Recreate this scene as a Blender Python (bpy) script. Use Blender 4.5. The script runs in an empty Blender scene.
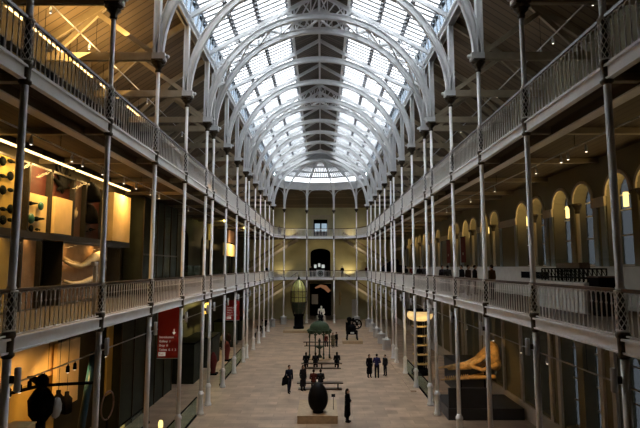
import bpy, math, random
from mathutils import Vector, Matrix

random.seed(7)
PI = math.pi
scene = bpy.context.scene
COL = scene.collection

# ------------------------------------------------------------------ camera, world, exposure
EYE = 8.4                                   # eye height above the hall floor (standing on the lower gallery)
cam_d = bpy.data.cameras.new('camera')
cam_d.lens = 28.0; cam_d.sensor_width = 36.0; cam_d.clip_start = 0.05; cam_d.clip_end = 400
cam = bpy.data.objects.new('camera', cam_d); COL.objects.link(cam)
cam.location = (0.13, 0.0, EYE)
PITCH = math.radians(6.08); YAW = math.radians(0.14)
cam.rotation_euler = (PI / 2 + PITCH, 0, YAW)
scene.camera = cam

world = bpy.data.worlds.new('overcast_sky'); scene.world = world
world.use_nodes = True
bgn = world.node_tree.nodes['Background']
bgn.inputs[0].default_value = (0.93, 0.96, 1.0, 1)
bgn.inputs[1].default_value = 9.2

scene.view_settings.view_transform = 'Standard'
scene.view_settings.look = 'None'
scene.view_settings.exposure = 0.95
scene.view_settings.gamma = 1.0
scene.view_settings.use_curve_mapping = False
scene.cycles.max_bounces = 7
scene.cycles.diffuse_bounces = 4
scene.cycles.transparent_max_bounces = 12
scene.cycles.sample_clamp_indirect = 6.0

# ------------------------------------------------------------------ constants of the hall
W = 6.8                                     # half width between the column rows
AW = 11.6                                   # half width to the outer walls
LD, UD = 6.80, 13.05                        # deck heights of the two galleries
LR, UR = 7.92, 14.28                        # top of handrails
CAPB, CAPT = 16.70, 17.15                   # capital
GUT = 21.0                                  # gutter beam underside
YS = [6.66, 11.24, 15.82, 20.40, 24.98, 29.56, 31.46, 36.04, 40.62, 45.25, 47.26, 51.90, 56.35, 61.10, 66.30, 71.50]
END = [(-5.45, 74.9), (-2.08, 76.5), (2.08, 76.5), (5.45, 74.9)]   # columns round the far end
YEND = 82.0                                 # far wall
YNEAR = -5.0
ORD = ['first', 'second', 'third', 'fourth', 'fifth', 'sixth', 'seventh', 'eighth', 'ninth', 'tenth', 'eleventh', 'twelfth',
       'thirteenth', 'fourteenth', 'fifteenth', 'sixteenth', 'seventeenth', 'eighteenth', 'nineteenth', 'twentieth']

# ------------------------------------------------------------------ materials
def nodes_of(name):
    m = bpy.data.materials.new(name); m.use_nodes = True
    nt = m.node_tree
    return m, nt, nt.nodes['Principled BSDF']

def mat(name, col, rough=0.6, metal=0.0, var=0.12, scale=3.0, bump=0.0, spec=None, emit=None, es=0.0):
    m, nt, b = nodes_of(name)
    b.inputs['Roughness'].default_value = rough
    b.inputs['Metallic'].default_value = metal
    if spec is not None: b.inputs['Specular IOR Level'].default_value = spec
    tc = nt.nodes.new('ShaderNodeTexCoord')
    no = nt.nodes.new('ShaderNodeTexNoise'); no.inputs['Scale'].default_value = scale; no.inputs['Detail'].default_value = 5
    nt.links.new(tc.outputs['Object'], no.inputs['Vector'])
    rp = nt.nodes.new('ShaderNodeValToRGB')
    rp.color_ramp.elements[0].position = 0.3; rp.color_ramp.elements[1].position = 0.7
    rp.color_ramp.elements[0].color = tuple(c * (1 - var) for c in col) + (1,)
    rp.color_ramp.elements[1].color = tuple(min(1, c * (1 + var)) for c in col) + (1,)
    nt.links.new(no.outputs['Fac'], rp.inputs[0]); nt.links.new(rp.outputs[0], b.inputs['Base Color'])
    if bump:
        bp = nt.nodes.new('ShaderNodeBump'); bp.inputs['Strength'].default_value = bump; bp.inputs['Distance'].default_value = 0.02
        nt.links.new(no.outputs['Fac'], bp.inputs['Height']); nt.links.new(bp.outputs[0], b.inputs['Normal'])
    if emit:
        b.inputs['Emission Color'].default_value = tuple(emit) + (1,); b.inputs['Emission Strength'].default_value = es
    return m

def boards(name, c1, c2, pitch, axis, rough=0.7, gap=0.12):
    """tongue and groove boarding: narrow dark joints, the tone differs from board to board"""
    m, nt, b = nodes_of(name); b.inputs['Roughness'].default_value = rough
    g = nt.nodes.new('ShaderNodeNewGeometry'); s = nt.nodes.new('ShaderNodeSeparateXYZ')
    nt.links.new(g.outputs['Position'], s.inputs[0])
    d = nt.nodes.new('ShaderNodeMath'); d.operation = 'DIVIDE'; d.inputs[1].default_value = pitch
    nt.links.new(s.outputs[axis], d.inputs[0])
    fr = nt.nodes.new('ShaderNodeMath'); fr.operation = 'FRACT'; nt.links.new(d.outputs[0], fr.inputs[0])
    fl = nt.nodes.new('ShaderNodeMath'); fl.operation = 'FLOOR'; nt.links.new(d.outputs[0], fl.inputs[0])
    wn = nt.nodes.new('ShaderNodeTexWhiteNoise'); wn.noise_dimensions = '1D'; nt.links.new(fl.outputs[0], wn.inputs['W'])
    mx = nt.nodes.new('ShaderNodeMixRGB'); mx.inputs[1].default_value = c1 + (1,); mx.inputs[2].default_value = c2 + (1,)
    nt.links.new(wn.outputs['Value'], mx.inputs[0])
    lt = nt.nodes.new('ShaderNodeMath'); lt.operation = 'LESS_THAN'; lt.inputs[1].default_value = gap
    nt.links.new(fr.outputs[0], lt.inputs[0])
    m2 = nt.nodes.new('ShaderNodeMixRGB'); nt.links.new(lt.outputs[0], m2.inputs[0]); nt.links.new(mx.outputs[0], m2.inputs[1])
    m2.inputs[2].default_value = tuple(c * 0.25 for c in c1) + (1,)
    nt.links.new(m2.outputs[0], b.inputs['Base Color'])
    return m

def tiles(name, c1, c2, grout, w, h, rough=0.35):
    m, nt, b = nodes_of(name)
    tc = nt.nodes.new('ShaderNodeNewGeometry')
    br = nt.nodes.new('ShaderNodeTexBrick')
    br.inputs['Color1'].default_value = c1 + (1,); br.inputs['Color2'].default_value = c2 + (1,); br.inputs['Mortar'].default_value = grout + (1,)
    br.inputs['Scale'].default_value = 1.0; br.inputs['Brick Width'].default_value = w; br.inputs['Row Height'].default_value = h
    br.inputs['Mortar Size'].default_value = 0.012; br.inputs['Bias'].default_value = 0.0
    nt.links.new(tc.outputs['Position'], br.inputs['Vector'])
    no = nt.nodes.new('ShaderNodeTexNoise'); no.inputs['Scale'].default_value = 0.9; no.inputs['Detail'].default_value = 8
    nt.links.new(tc.outputs['Position'], no.inputs['Vector'])
    mx = nt.nodes.new('ShaderNodeMixRGB'); mx.blend_type = 'OVERLAY'; mx.inputs[0].default_value = 0.6
    nt.links.new(br.outputs['Color'], mx.inputs[1]); nt.links.new(no.outputs['Fac'], mx.inputs[2])
    nt.links.new(mx.outputs[0], b.inputs['Base Color'])
    b.inputs['Roughness'].default_value = rough
    return m

def glass(name, tint, gloss=0.08):
    m = bpy.data.materials.new(name); m.use_nodes = True; nt = m.node_tree; nt.nodes.clear()
    o = nt.nodes.new('ShaderNodeOutputMaterial'); t = nt.nodes.new('ShaderNodeBsdfTransparent'); g = nt.nodes.new('ShaderNodeBsdfGlossy')
    t.inputs[0].default_value = tint + (1,); g.inputs['Roughness'].default_value = 0.06
    mx = nt.nodes.new('ShaderNodeMixShader'); mx.inputs[0].default_value = gloss
    nt.links.new(t.outputs[0], mx.inputs[1]); nt.links.new(g.outputs[0], mx.inputs[2]); nt.links.new(mx.outputs[0], o.inputs[0])
    return m

def glow(name, col, s):
    m = bpy.data.materials.new(name); m.use_nodes = True; nt = m.node_tree; nt.nodes.clear()
    o = nt.nodes.new('ShaderNodeOutputMaterial'); e = nt.nodes.new('ShaderNodeEmission')
    e.inputs[0].default_value = col + (1,); e.inputs[1].default_value = s
    nt.links.new(e.outputs[0], o.inputs[0]); return m

M = {}
M['white'] = mat('white_painted_iron', (0.84, 0.83, 0.82), 0.45, var=0.05)
M['roofwhite'] = mat('white_roof_iron', (0.70, 0.71, 0.72), 0.5, var=0.06)
M['bars'] = mat('grey_weathered_glazing_bars', (0.45, 0.46, 0.48), 0.6, var=0.08)
M['purlin'] = mat('dark_grey_purlin_paint', (0.16, 0.165, 0.18), 0.6, var=0.1)
M['bronze'] = mat('dark_gilded_bronze', (0.065, 0.05, 0.03), 0.45, 0.5, var=0.5, scale=14)
M['rail'] = mat('dark_varnished_handrail', (0.06, 0.028, 0.015), 0.3, var=0.3)
M['baluster'] = mat('grey_white_baluster_paint', (0.84, 0.81, 0.78), 0.5, var=0.06)
M['beam'] = mat('cream_timber_beam', (0.38, 0.32, 0.22), 0.6, var=0.1)
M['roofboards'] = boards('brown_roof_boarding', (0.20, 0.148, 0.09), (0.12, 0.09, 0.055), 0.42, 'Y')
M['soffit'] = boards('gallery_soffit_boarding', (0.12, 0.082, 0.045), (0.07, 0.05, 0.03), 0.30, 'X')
M['ridge'] = boards('grey_brown_ridge_boarding', (0.17, 0.145, 0.12), (0.10, 0.088, 0.075), 0.34, 'Y', gap=0.2)
M['floor'] = tiles('pale_stone_paving', (0.47, 0.325, 0.215), (0.32, 0.22, 0.142), (0.25, 0.18, 0.12), 1.3, 0.62)
M['deckfloor'] = mat('brown_gallery_floor', (0.05, 0.035, 0.025), 0.6)
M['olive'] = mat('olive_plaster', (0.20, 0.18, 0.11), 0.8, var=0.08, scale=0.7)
M['endwall'] = mat('buff_olive_plaster', (0.54, 0.49, 0.27), 0.8, var=0.1, scale=0.5)
M['cream'] = mat('cream_painted_stone', (0.55, 0.47, 0.31), 0.6, var=0.06)
M['dado'] = mat('off_white_dado', (0.60, 0.58, 0.53), 0.6, var=0.06)
M['bluegrey'] = mat('blue_grey_plaster', (0.30, 0.35, 0.35), 0.7, var=0.06)
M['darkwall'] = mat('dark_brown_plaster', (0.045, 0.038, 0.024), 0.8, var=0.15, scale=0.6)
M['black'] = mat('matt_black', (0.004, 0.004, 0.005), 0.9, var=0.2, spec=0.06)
M['blackgloss'] = mat('gloss_black', (0.006, 0.005, 0.005), 0.55, var=0.2, spec=0.10)
M['plinth'] = mat('charcoal_plinth', (0.035, 0.036, 0.04), 0.4, var=0.1)
def thick_glass(name, t0, gloss):
    """absorbing glass: the transmittance falls with the length of the path through the pane"""
    m = glass(name, (1, 1, 1), gloss); nt = m.node_tree
    g = nt.nodes.new('ShaderNodeNewGeometry'); d = nt.nodes.new('ShaderNodeVectorMath'); d.operation = 'DOT_PRODUCT'
    nt.links.new(g.outputs['Normal'], d.inputs[0]); nt.links.new(g.outputs['Incoming'], d.inputs[1])
    a = nt.nodes.new('ShaderNodeMath'); a.operation = 'ABSOLUTE'; nt.links.new(d.outputs['Value'], a.inputs[0])
    mx = nt.nodes.new('ShaderNodeMath'); mx.operation = 'MAXIMUM'; mx.inputs[1].default_value = 0.2; nt.links.new(a.outputs[0], mx.inputs[0])
    dv = nt.nodes.new('ShaderNodeMath'); dv.operation = 'DIVIDE'; dv.inputs[0].default_value = 1.0; nt.links.new(mx.outputs[0], dv.inputs[1])
    cb = nt.nodes.new('ShaderNodeCombineColor')
    for i, t in enumerate(t0):
        p = nt.nodes.new('ShaderNodeMath'); p.operation = 'POWER'; p.inputs[0].default_value = t
        nt.links.new(dv.outputs[0], p.inputs[1]); nt.links.new(p.outputs[0], cb.inputs[i])
    tr = [n for n in nt.nodes if n.type == 'BSDF_TRANSPARENT'][0]; nt.links.new(cb.outputs[0], tr.inputs[0])
    return m
M['glassdome'] = thick_glass('dome_glass', (0.25, 0.255, 0.26), 0.05)
M['glassroof'] = thick_glass('roof_glass', (0.56, 0.57, 0.575), 0.05)
M['glassdim'] = glass('smoked_window_glass', (0.035, 0.045, 0.055), 0.06)
M['glassdark'] = glass('dark_window_glass', (0.004, 0.0045, 0.005), 0.06)
M['glassblack'] = glass('unlit_window_glass', (0.0035, 0.004, 0.0045), 0.05)
M['glasscase'] = glass('display_case_glass', (0.95, 0.97, 0.96), 0.02)
M['glasspanel'] = glass('balustrade_glass', (0.75, 0.86, 0.80), 0.12)
M['timber'] = mat('pale_oak_platform', (0.46, 0.33, 0.19), 0.5, var=0.15, scale=6)
M['green'] = mat('green_painted_cast_iron', (0.02, 0.040, 0.010), 0.75, var=0.5, scale=9)
M['darkgreen'] = mat('dark_green_iron', (0.02, 0.035, 0.016), 0.5, var=0.3)
M['brass'] = mat('polished_brass', (0.75, 0.55, 0.22), 0.25, 1.0)
M['gold'] = mat('pale_gilt_rings', (0.62, 0.47, 0.22), 0.35, 0.6)
M['lens'] = mat('yellow_green_lens_glass', (0.62, 0.60, 0.20), 0.12, 0.1, var=0.4, scale=8)
M['bone'] = mat('yellowed_whale_bone', (0.62, 0.40, 0.16), 0.6, var=0.35, scale=5, bump=0.6)
M['palebone'] = mat('pale_bone', (0.66, 0.52, 0.32), 0.6, var=0.2, scale=9, bump=0.4)
M['red'] = mat('red_sign_panel', (0.50, 0.018, 0.012), 0.45, var=0.05)
M['paint'] = mat('white_lettering', (0.85, 0.80, 0.74), 0.5, var=0.02, emit=(0.9, 0.8, 0.7), es=0.12)
M['darkred'] = mat('dark_red_case_lining', (0.050, 0.006, 0.004), 0.7, var=0.15)
M['pinkish'] = mat('dusty_pink_case_wall', (0.20, 0.11, 0.08), 0.7, var=0.1)
M['yellowpanel'] = mat('warm_ochre_case_lining', (0.46, 0.31, 0.075), 0.7, var=0.12, scale=1.5)
M['palepanel'] = mat('pale_buff_panel', (0.80, 0.58, 0.28), 0.6, var=0.12, scale=1.2)
M['caseframe'] = mat('black_case_frame', (0.02, 0.017, 0.014), 0.4)
M['specimen'] = mat('dark_mounted_specimen', (0.006, 0.008, 0.007), 0.9, var=0.4, scale=9, spec=0.06)
M['teal'] = mat('verdigris_specimen', (0.02, 0.11, 0.09), 0.5, var=0.3, scale=9)
M['brownback'] = mat('umber_case_back', (0.30, 0.17, 0.075), 0.7, var=0.15)
M['marble'] = mat('white_marble', (0.78, 0.70, 0.56), 0.45, var=0.06)
M['drum'] = mat('white_fluted_casing', (0.52, 0.53, 0.54), 0.55, var=0.05)
M['strip'] = glow('warm_fluorescent_strip', (1.0, 0.62, 0.22), 3.2)
M['bulb'] = glow('spotlight_lamp', (1.0, 0.86, 0.62), 1.6)
M['lampglow'] = glow('lit_lantern_glass', (1.0, 0.68, 0.22), 1.1)
M['screen'] = glow('pale_blue_screen', (0.45, 0.6, 0.72), 0.35)
M['whitescreen'] = glow('white_lit_panel', (0.8, 0.85, 0.8), 0.3)
M['orangelit'] = glow('orange_lit_shape', (1.0, 0.45, 0.22), 0.09)
M['curtain'] = mat('green_black_drape', (0.018, 0.022, 0.011), 0.8, var=0.4, scale=1.2)
M['skin'] = mat('skin', (0.42, 0.24, 0.16), 0.55, var=0.05)
M['blue'] = mat('blue_painted_steel', (0.02, 0.08, 0.13), 0.4)
M['banner'] = mat('red_banner_cloth', (0.16, 0.012, 0.008), 0.8, var=0.15)

# ------------------------------------------------------------------ mesh builder
class MB:
    def __init__(s): s.v = []; s.f = []; s.sm = []; s.mi = []; s.cur = 0
    def add(s, vs, fs, smooth=False):
        b = len(s.v); s.v += [tuple(v) for v in vs]
        for f in fs: s.f.append(tuple(i + b for i in f)); s.sm.append(smooth); s.mi.append(s.cur)
        return s
    def box(s, x0, x1, y0, y1, z0, z1):
        x0, x1 = min(x0, x1), max(x0, x1); y0, y1 = min(y0, y1), max(y0, y1); z0, z1 = min(z0, z1), max(z0, z1)
        vs = [(x0, y0, z0), (x1, y0, z0), (x1, y1, z0), (x0, y1, z0), (x0, y0, z1), (x1, y0, z1), (x1, y1, z1), (x0, y1, z1)]
        return s.add(vs, [(0, 3, 2, 1), (4, 5, 6, 7), (0, 1, 5, 4), (1, 2, 6, 5), (2, 3, 7, 6), (3, 0, 4, 7)])
    def beam(s, p, q, w, h, up=(0, 0, 1)):
        """box section bar from p to q: w across, h along 'up'"""
        p = Vector(p); q = Vector(q); d = (q - p).normalized(); up = Vector(up)
        a = d.cross(up)
        if a.length < 1e-5: a = d.cross(Vector((0, 1, 0)))
        a.normalize(); b = a.cross(d).normalized()
        vs = []
        for c in (p, q):
            for i, j in ((-1, -1), (1, -1), (1, 1), (-1, 1)): vs.append(c + a * (w / 2 * i) + b * (h / 2 * j))
        return s.add(vs, [(0, 1, 2, 3), (7, 6, 5, 4), (0, 4, 5, 1), (1, 5, 6, 2), (2, 6, 7, 3), (3, 7, 4, 0)])
    def tube(s, pts, rs, n=8, cap=True, sy=1.0):
        pts = [Vector(p) for p in pts]
        if not hasattr(rs, '__len__'): rs = [rs] * len(pts)
        vs = []; fs = []; prev = None
        for i, p in enumerate(pts):
            d = (pts[min(i + 1, len(pts) - 1)] - pts[max(i - 1, 0)])
            d = d.normalized() if d.length > 1e-9 else Vector((0, 0, 1))
            if prev is None:
                a = d.cross(Vector((0, 0, 1)))
                if a.length < 1e-3: a = d.cross(Vector((0, 1, 0)))
            else: a = prev - d * prev.dot(d)
            a.normalize(); prev = a; b = d.cross(a)
            for k in range(n):
                t = 2 * PI * k / n; vs.append(p + a * math.cos(t) * rs[i] + b * math.sin(t) * rs[i] * sy)
        for i in range(len(pts) - 1):
            for k in range(n):
                k2 = (k + 1) % n; fs.append((i * n + k, i * n + k2, (i + 1) * n + k2, (i + 1) * n + k))
        if cap: fs.append(tuple(range(n - 1, -1, -1))); fs.append(tuple((len(pts) - 1) * n + k for k in range(n)))
        return s.add(vs, fs, True)
    def lathe(s, prof, n=16, cx=0, cy=0, cz=0, lobes=0, amp=0.0):
        """prof: list of (r, z) bottom to top"""
        vs = []; fs = []
        for r, z in prof:
            for k in range(n):
                t = 2 * PI * k / n; rr = r * (1 + amp * math.cos(lobes * t)) if lobes else r
                vs.append((cx + rr * math.cos(t), cy + rr * math.sin(t), cz + z))
        for i in range(len(prof) - 1):
            for k in range(n):
                k2 = (k + 1) % n; fs.append((i * n + k, i * n + k2, (i + 1) * n + k2, (i + 1) * n + k))
        fs.append(tuple(range(n - 1, -1, -1))); fs.append(tuple((len(prof) - 1) * n + k for k in range(n)))
        return s.add(vs, fs, True)
    def ball(s, c, r, n=12, sx=1, sy=1, sz=1):
        prof = []
        m = max(4, n // 2)
        vs = []; fs = []
        for i in range(m + 1):
            t = PI * i / m
            for k in range(n):
                a = 2 * PI * k / n
                vs.append((c[0] + r * sx * math.sin(t) * math.cos(a), c[1] + r * sy * math.sin(t) * math.sin(a), c[2] - r * sz * math.cos(t)))
        for i in range(m):
            for k in range(n):
                k2 = (k + 1) % n; fs.append((i * n + k, i * n + k2, (i + 1) * n + k2, (i + 1) * n + k))
        return s.add(vs, fs, True)
    def capsule(s, p, q, r0, r1, n=10):
        p = Vector(p); q = Vector(q); d = (q - p)
        L = d.length; d = d.normalized() if L > 1e-6 else Vector((0, 0, 1))
        pts = []; rs = []
        for t in (0.0, 0.5, 0.85): a = t * PI / 2; pts.append(p - d * r0 * math.cos(a)); rs.append(max(0.002, r0 * math.sin(a)))
        pts.append(p); rs.append(r0); pts.append(q); rs.append(r1)
        for t in (0.85, 0.5, 0.0): a = t * PI / 2; pts.append(q + d * r1 * math.cos(a)); rs.append(max(0.002, r1 * math.sin(a)))
        return s.tube(pts, rs, n)
    def prism(s, poly, y0, y1):
        """poly in (x, z), extruded along y"""
        n = len(poly)
        vs = [(x, y0, z) for x, z in poly] + [(x, y1, z) for x, z in poly]
        fs = [tuple(range(n)), tuple(range(2 * n - 1, n - 1, -1))] + [(i, i + n, (i + 1) % n + n, (i + 1) % n) for i in range(n)]
        return s.add(vs, fs)
    def quad(s, a, b, c, d): return s.add([a, b, c, d], [(0, 1, 2, 3)])
    def mesh(s, name, mats):
        me = bpy.data.meshes.new(name); me.from_pydata(s.v, [], s.f)
        me.polygons.foreach_set('use_smooth', s.sm)
        me.polygons.foreach_set('material_index', s.mi)
        if not isinstance(mats, (list, tuple)): mats = [mats]
        for m in mats: me.materials.append(M[m] if isinstance(m, str) else m)
        me.update(); return me
    def build(s, name, mats, parent=None, loc=None):
        o = bpy.data.objects.new(name, s.mesh(name, mats)); COL.objects.link(o)
        if parent is not None: o.parent = parent
        if loc: o.location = loc
        return o

def put(name, me, parent=None, loc=(0, 0, 0), rz=0.0):
    o = bpy.data.objects.new(name, me); COL.objects.link(o); o.location = loc; o.rotation_euler = (0, 0, rz)
    if parent is not None: o.parent = parent
    return o

def tag(o, label=None, cat=None, group=None, kind=None):
    if label: o['label'] = label
    if cat: o['category'] = cat
    if group: o['group'] = group
    if kind: o['kind'] = kind
    return o

def thing(name, label, cat, loc=(0, 0, 0), rz=0.0, group=None):
    o = bpy.data.objects.new(name, None); COL.objects.link(o); o.location = loc; o.rotation_euler = (0, 0, rz)
    o.empty_display_size = 0.2
    return tag(o, label, cat, group)

def copy_tree(o, parent=None):
    c = o.copy(); COL.objects.link(c)
    if parent is not None: c.parent = parent
    for ch in list(o.children): copy_tree(ch, c)
    return c

def struct(o): o['kind'] = 'structure'; return o

def lamp(name, kind, loc, energy, col, size=0.3, target=None, spot=60, parent=None, sizey=None):
    d = bpy.data.lights.new(name, kind); d.energy = energy; d.color = col
    if kind == 'AREA':
        d.size = size
        if sizey: d.shape = 'RECTANGLE'; d.size_y = sizey
    else: d.shadow_soft_size = size
    if kind == 'SPOT': d.spot_size = math.radians(spot); d.spot_blend = 0.6
    o = bpy.data.objects.new(name, d); COL.objects.link(o); o.location = loc
    if target is not None:
        o.rotation_euler = (Vector(target) - Vector(loc)).to_track_quat('-Z', 'Y').to_euler()
    if parent is not None: o.parent = parent
    return o

# ray through a photo pixel, met with a horizontal plane / a plane of constant Y or X
F = 28.0 / 36.0 * 640
Rm = Matrix.Rotation(YAW, 3, 'Z') @ Matrix.Rotation(PI / 2 + PITCH, 3, 'X')
def ray(px, py): return Rm @ Vector(((px - 320) / F, -(py - 214) / F, -1.0))
def at_z(px, py, z=0.0):
    d = ray(px, py); t = (z - EYE) / d.z; return Vector((0.13 + d.x * t, d.y * t, z))
def at_y(px, py, y):
    d = ray(px, py); t = y / d.y; return Vector((0.13 + d.x * t, y, EYE + d.z * t))
def at_x(px, py, x):
    d = ray(px, py); t = (x - 0.13) / d.x; return Vector((x, d.y * t, EYE + d.z * t))

# ================================================================== STRUCTURE
fl = MB().box(-AW - 0.6, AW + 0.6, YNEAR - 0.3, YEND + 8, -0.3, 0.0).build('floor', 'floor'); struct(fl)

GLASS_Y0 = 18.0
def gal_poly(inner):  # outline of the inner edge of the galleries round the far end
    return [(-W, YNEAR)] + [(-W, YS[-1])] + [(x, y) for x, y in END] + [(W, YS[-1])] + [(W, YNEAR)]

def strip_slab(mb, z0, z1, inset=0.0, width=None):
    """slab from the inner edge out to the walls (galleries, U shaped)"""
    a = W - inset
    mb.box(-AW, -a, YNEAR, YS[-1], z0, z1); mb.box(a, AW, YNEAR, YS[-1], z0, z1)
    pts = [(-a, YS[-1])] + [(x, y - inset * 0) for x, y in END] + [(a, YS[-1])]
    out = [(-AW, YS[-1])] + [(-AW, YEND)] * 1 + [(-2.08, YEND), (2.08, YEND), (AW, YEND), (AW, YS[-1])]
    for i in range(5):
        p, q, r, t = pts[i], pts[i + 1], out[i + 1], out[i]
        vs = [(p[0], p[1], z0), (q[0], q[1], z0), (r[0], r[1], z0), (t[0], t[1], z0)]
        vs += [(v[0], v[1], z1) for v in vs]
        mb.add(vs, [(0, 3, 2, 1), (4, 5, 6, 7), (0, 1, 5, 4), (2, 3, 7, 6), (1, 2, 6, 5), (3, 0, 4, 7)])
    return mb

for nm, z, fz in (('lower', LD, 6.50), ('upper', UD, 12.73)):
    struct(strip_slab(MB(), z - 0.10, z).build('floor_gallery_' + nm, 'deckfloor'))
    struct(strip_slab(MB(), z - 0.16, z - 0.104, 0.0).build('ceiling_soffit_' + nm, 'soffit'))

# fascia of the galleries (white moulded edge)
tn = 1
for z, fz in ((LD, 6.50), (UD, 12.73)):
    path = [(-W, YNEAR), (-W, YS[-1])] + END + [(W, YS[-1]), (W, YNEAR)]
    m = MB()
    for (x0, y0), (x1, y1) in zip(path[:-1], path[1:]):
        m.beam((x0, y0, (fz + z) / 2), (x1, y1, (fz + z) / 2), 0.07, z - fz)
        m.beam((x0, y0, z + 0.01), (x1, y1, z + 0.01), 0.20, 0.05)
        m.beam((x0, y0, fz + 0.02), (x1, y1, fz + 0.02), 0.16, 0.045)
    struct(m.build('trim_%d' % tn, 'white')); tn += 1

# longitudinal beams and cross beams under the galleries
for z in (LD, UD):
    for sx in (-1, 1):
        m = MB(); m.box(sx * 7.55, sx * 7.75, YNEAR, YS[-1] + 2, z - 0.46, z - 0.161)
        struct(m.build('trim_%d' % tn, 'soffit')); tn += 1
        m = MB(); m.box(sx * 7.47, sx * 7.83, YNEAR, YS[-1] + 2, z - 0.50, z - 0.46); struct(m.build('trim_%d' % tn, 'white')); tn += 1
        m = MB()
        for y in YS: m.box(sx * (W + 0.08), sx * AW, y - 0.09, y + 0.09, z - 0.36, z - 0.162)
        struct(m.build('trim_%d' % tn, 'beam')); tn += 1

# gutter beams carrying the roof, lean-to roofs over the galleries
path = [(-W - 0.12, GLASS_Y0 - 14), (-W - 0.12, YS[-1])] + [(x * 1.02, y + 0.1) for x, y in END] + [(W + 0.12, YS[-1]), (W + 0.12, GLASS_Y0 - 14)]
m = MB()
for (x0, y0), (x1, y1) in zip(path[:-1], path[1:]):
    m.beam((x0, y0, GUT + 0.22), (x1, y1, GUT + 0.22), 0.12, 0.44)
    m.beam((x0, y0, GUT + 0.03), (x1, y1, GUT + 0.03), 0.34, 0.06)
    m.beam((x0, y0, GUT + 0.44), (x1, y1, GUT + 0.44), 0.40, 0.06)
for (x0, y0), (x1, y1) in zip(path[1:-2], path[2:-1]): m.beam((x0, y0, GUT - 0.35), (x1, y1, GUT - 0.35), 0.10, 0.75)
struct(m.build('trim_%d' % tn, 'roofwhite')); tn += 1

RW = 18.2                                   # lean-to roof height at the outer wall
for sx, nm in ((-1, 'left'), (1, 'right')):
    m = MB()
    y0, y1 = YNEAR, YEND
    vs = [(sx * 7.0, y0, GUT + 0.3), (sx * 7.0, YS[-1], GUT + 0.3), (sx * AW, y1, RW), (sx * AW, y0, RW)]
    vs += [(v[0], v[1], v[2] + 0.15) for v in vs]
    m.add(vs, [(0, 1, 2, 3), (7, 6, 5, 4), (0, 4, 5, 1), (1, 5, 6, 2), (2, 6, 7, 3), (3, 7, 4, 0)])
    struct(m.build('ceiling_gallery_' + nm, 'roofboards'))
m = MB()
ring = [(-7.0, YS[-1])] + [(x * 1.02, y + 0.1) for x, y in END] + [(7.0, YS[-1])]
outr = [(-AW, YEND), (-AW * 0.62, YEND), (-2.08, YEND), (2.08, YEND), (AW * 0.62, YEND), (AW, YEND)]
for i in range(5):
    p, q, r, t = ring[i], ring[i + 1], outr[i + 1], outr[i]
    m.quad((p[0], p[1], GUT + 0.3), (q[0], q[1], GUT + 0.3), (r[0], r[1], RW), (t[0], t[1], RW))
    m.quad((p[0], p[1], GUT + 0.45), (t[0], t[1], RW + 0.15), (r[0], r[1], RW + 0.15), (q[0], q[1], GUT + 0.45))
struct(m.build('ceiling_gallery_back', 'roofboards'))
# unseen boarded roof, added to block skylight and darken the nearest bays
m = MB(); m.prism([(-7.0, GUT + 0.3), (0, 25.7), (7.0, GUT + 0.3), (7.0, GUT + 0.5), (0, 25.9), (-7.0, GUT + 0.5)], YNEAR, GLASS_Y0)
struct(m.build('ceiling_added_light_blocker', 'ridge'))

# ridge (opaque boarded strip) and its beams
def roofH(x): return 25.6 - 0.45 * abs(x)
EAVE_X, RIDGE_X = 6.65, 1.85
m = MB()
for sx in (-1, 1):
    m.prism([(sx * 0.0, 25.62), (sx * RIDGE_X, roofH(RIDGE_X)), (sx * RIDGE_X, roofH(RIDGE_X) + 0.12), (0, 25.75)], GLASS_Y0, YS[-1])
struct(m.build('ceiling_ridge', 'ridge'))
for k, x in enumerate((-RIDGE_X, 0, RIDGE_X)):
    m = MB(); z = roofH(x); m.box(x - 0.08, x + 0.08, GLASS_Y0, YS[-1] - (1 if x == 0 else 0), z - 0.3, z - 0.02)
    struct(m.build('trim_%d' % tn, 'roofwhite')); tn += 1
m = MB()
for sx in (-1, 1):
    for x in (EAVE_X, 5.28, 3.77, RIDGE_X + 0.12):
        z = roofH(x); n = int((YS[-1] - GLASS_Y0) / 0.48)
        for o in (-0.09, 0.09):
            m.beam((sx * (x + o), GLASS_Y0, z - 0.10 - 0.45 * o), (sx * (x + o), YS[-1], z - 0.10 - 0.45 * o), 0.045, 0.16)
        for j in range(n): m.box(sx * (x - 0.09), sx * (x + 0.09), GLASS_Y0 + 0.24 + j * 0.48, GLASS_Y0 + 0.38 + j * 0.48, z - 0.15, z - 0.04)
struct(m.build('trim_%d' % tn, 'purlin')); tn += 1

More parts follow.
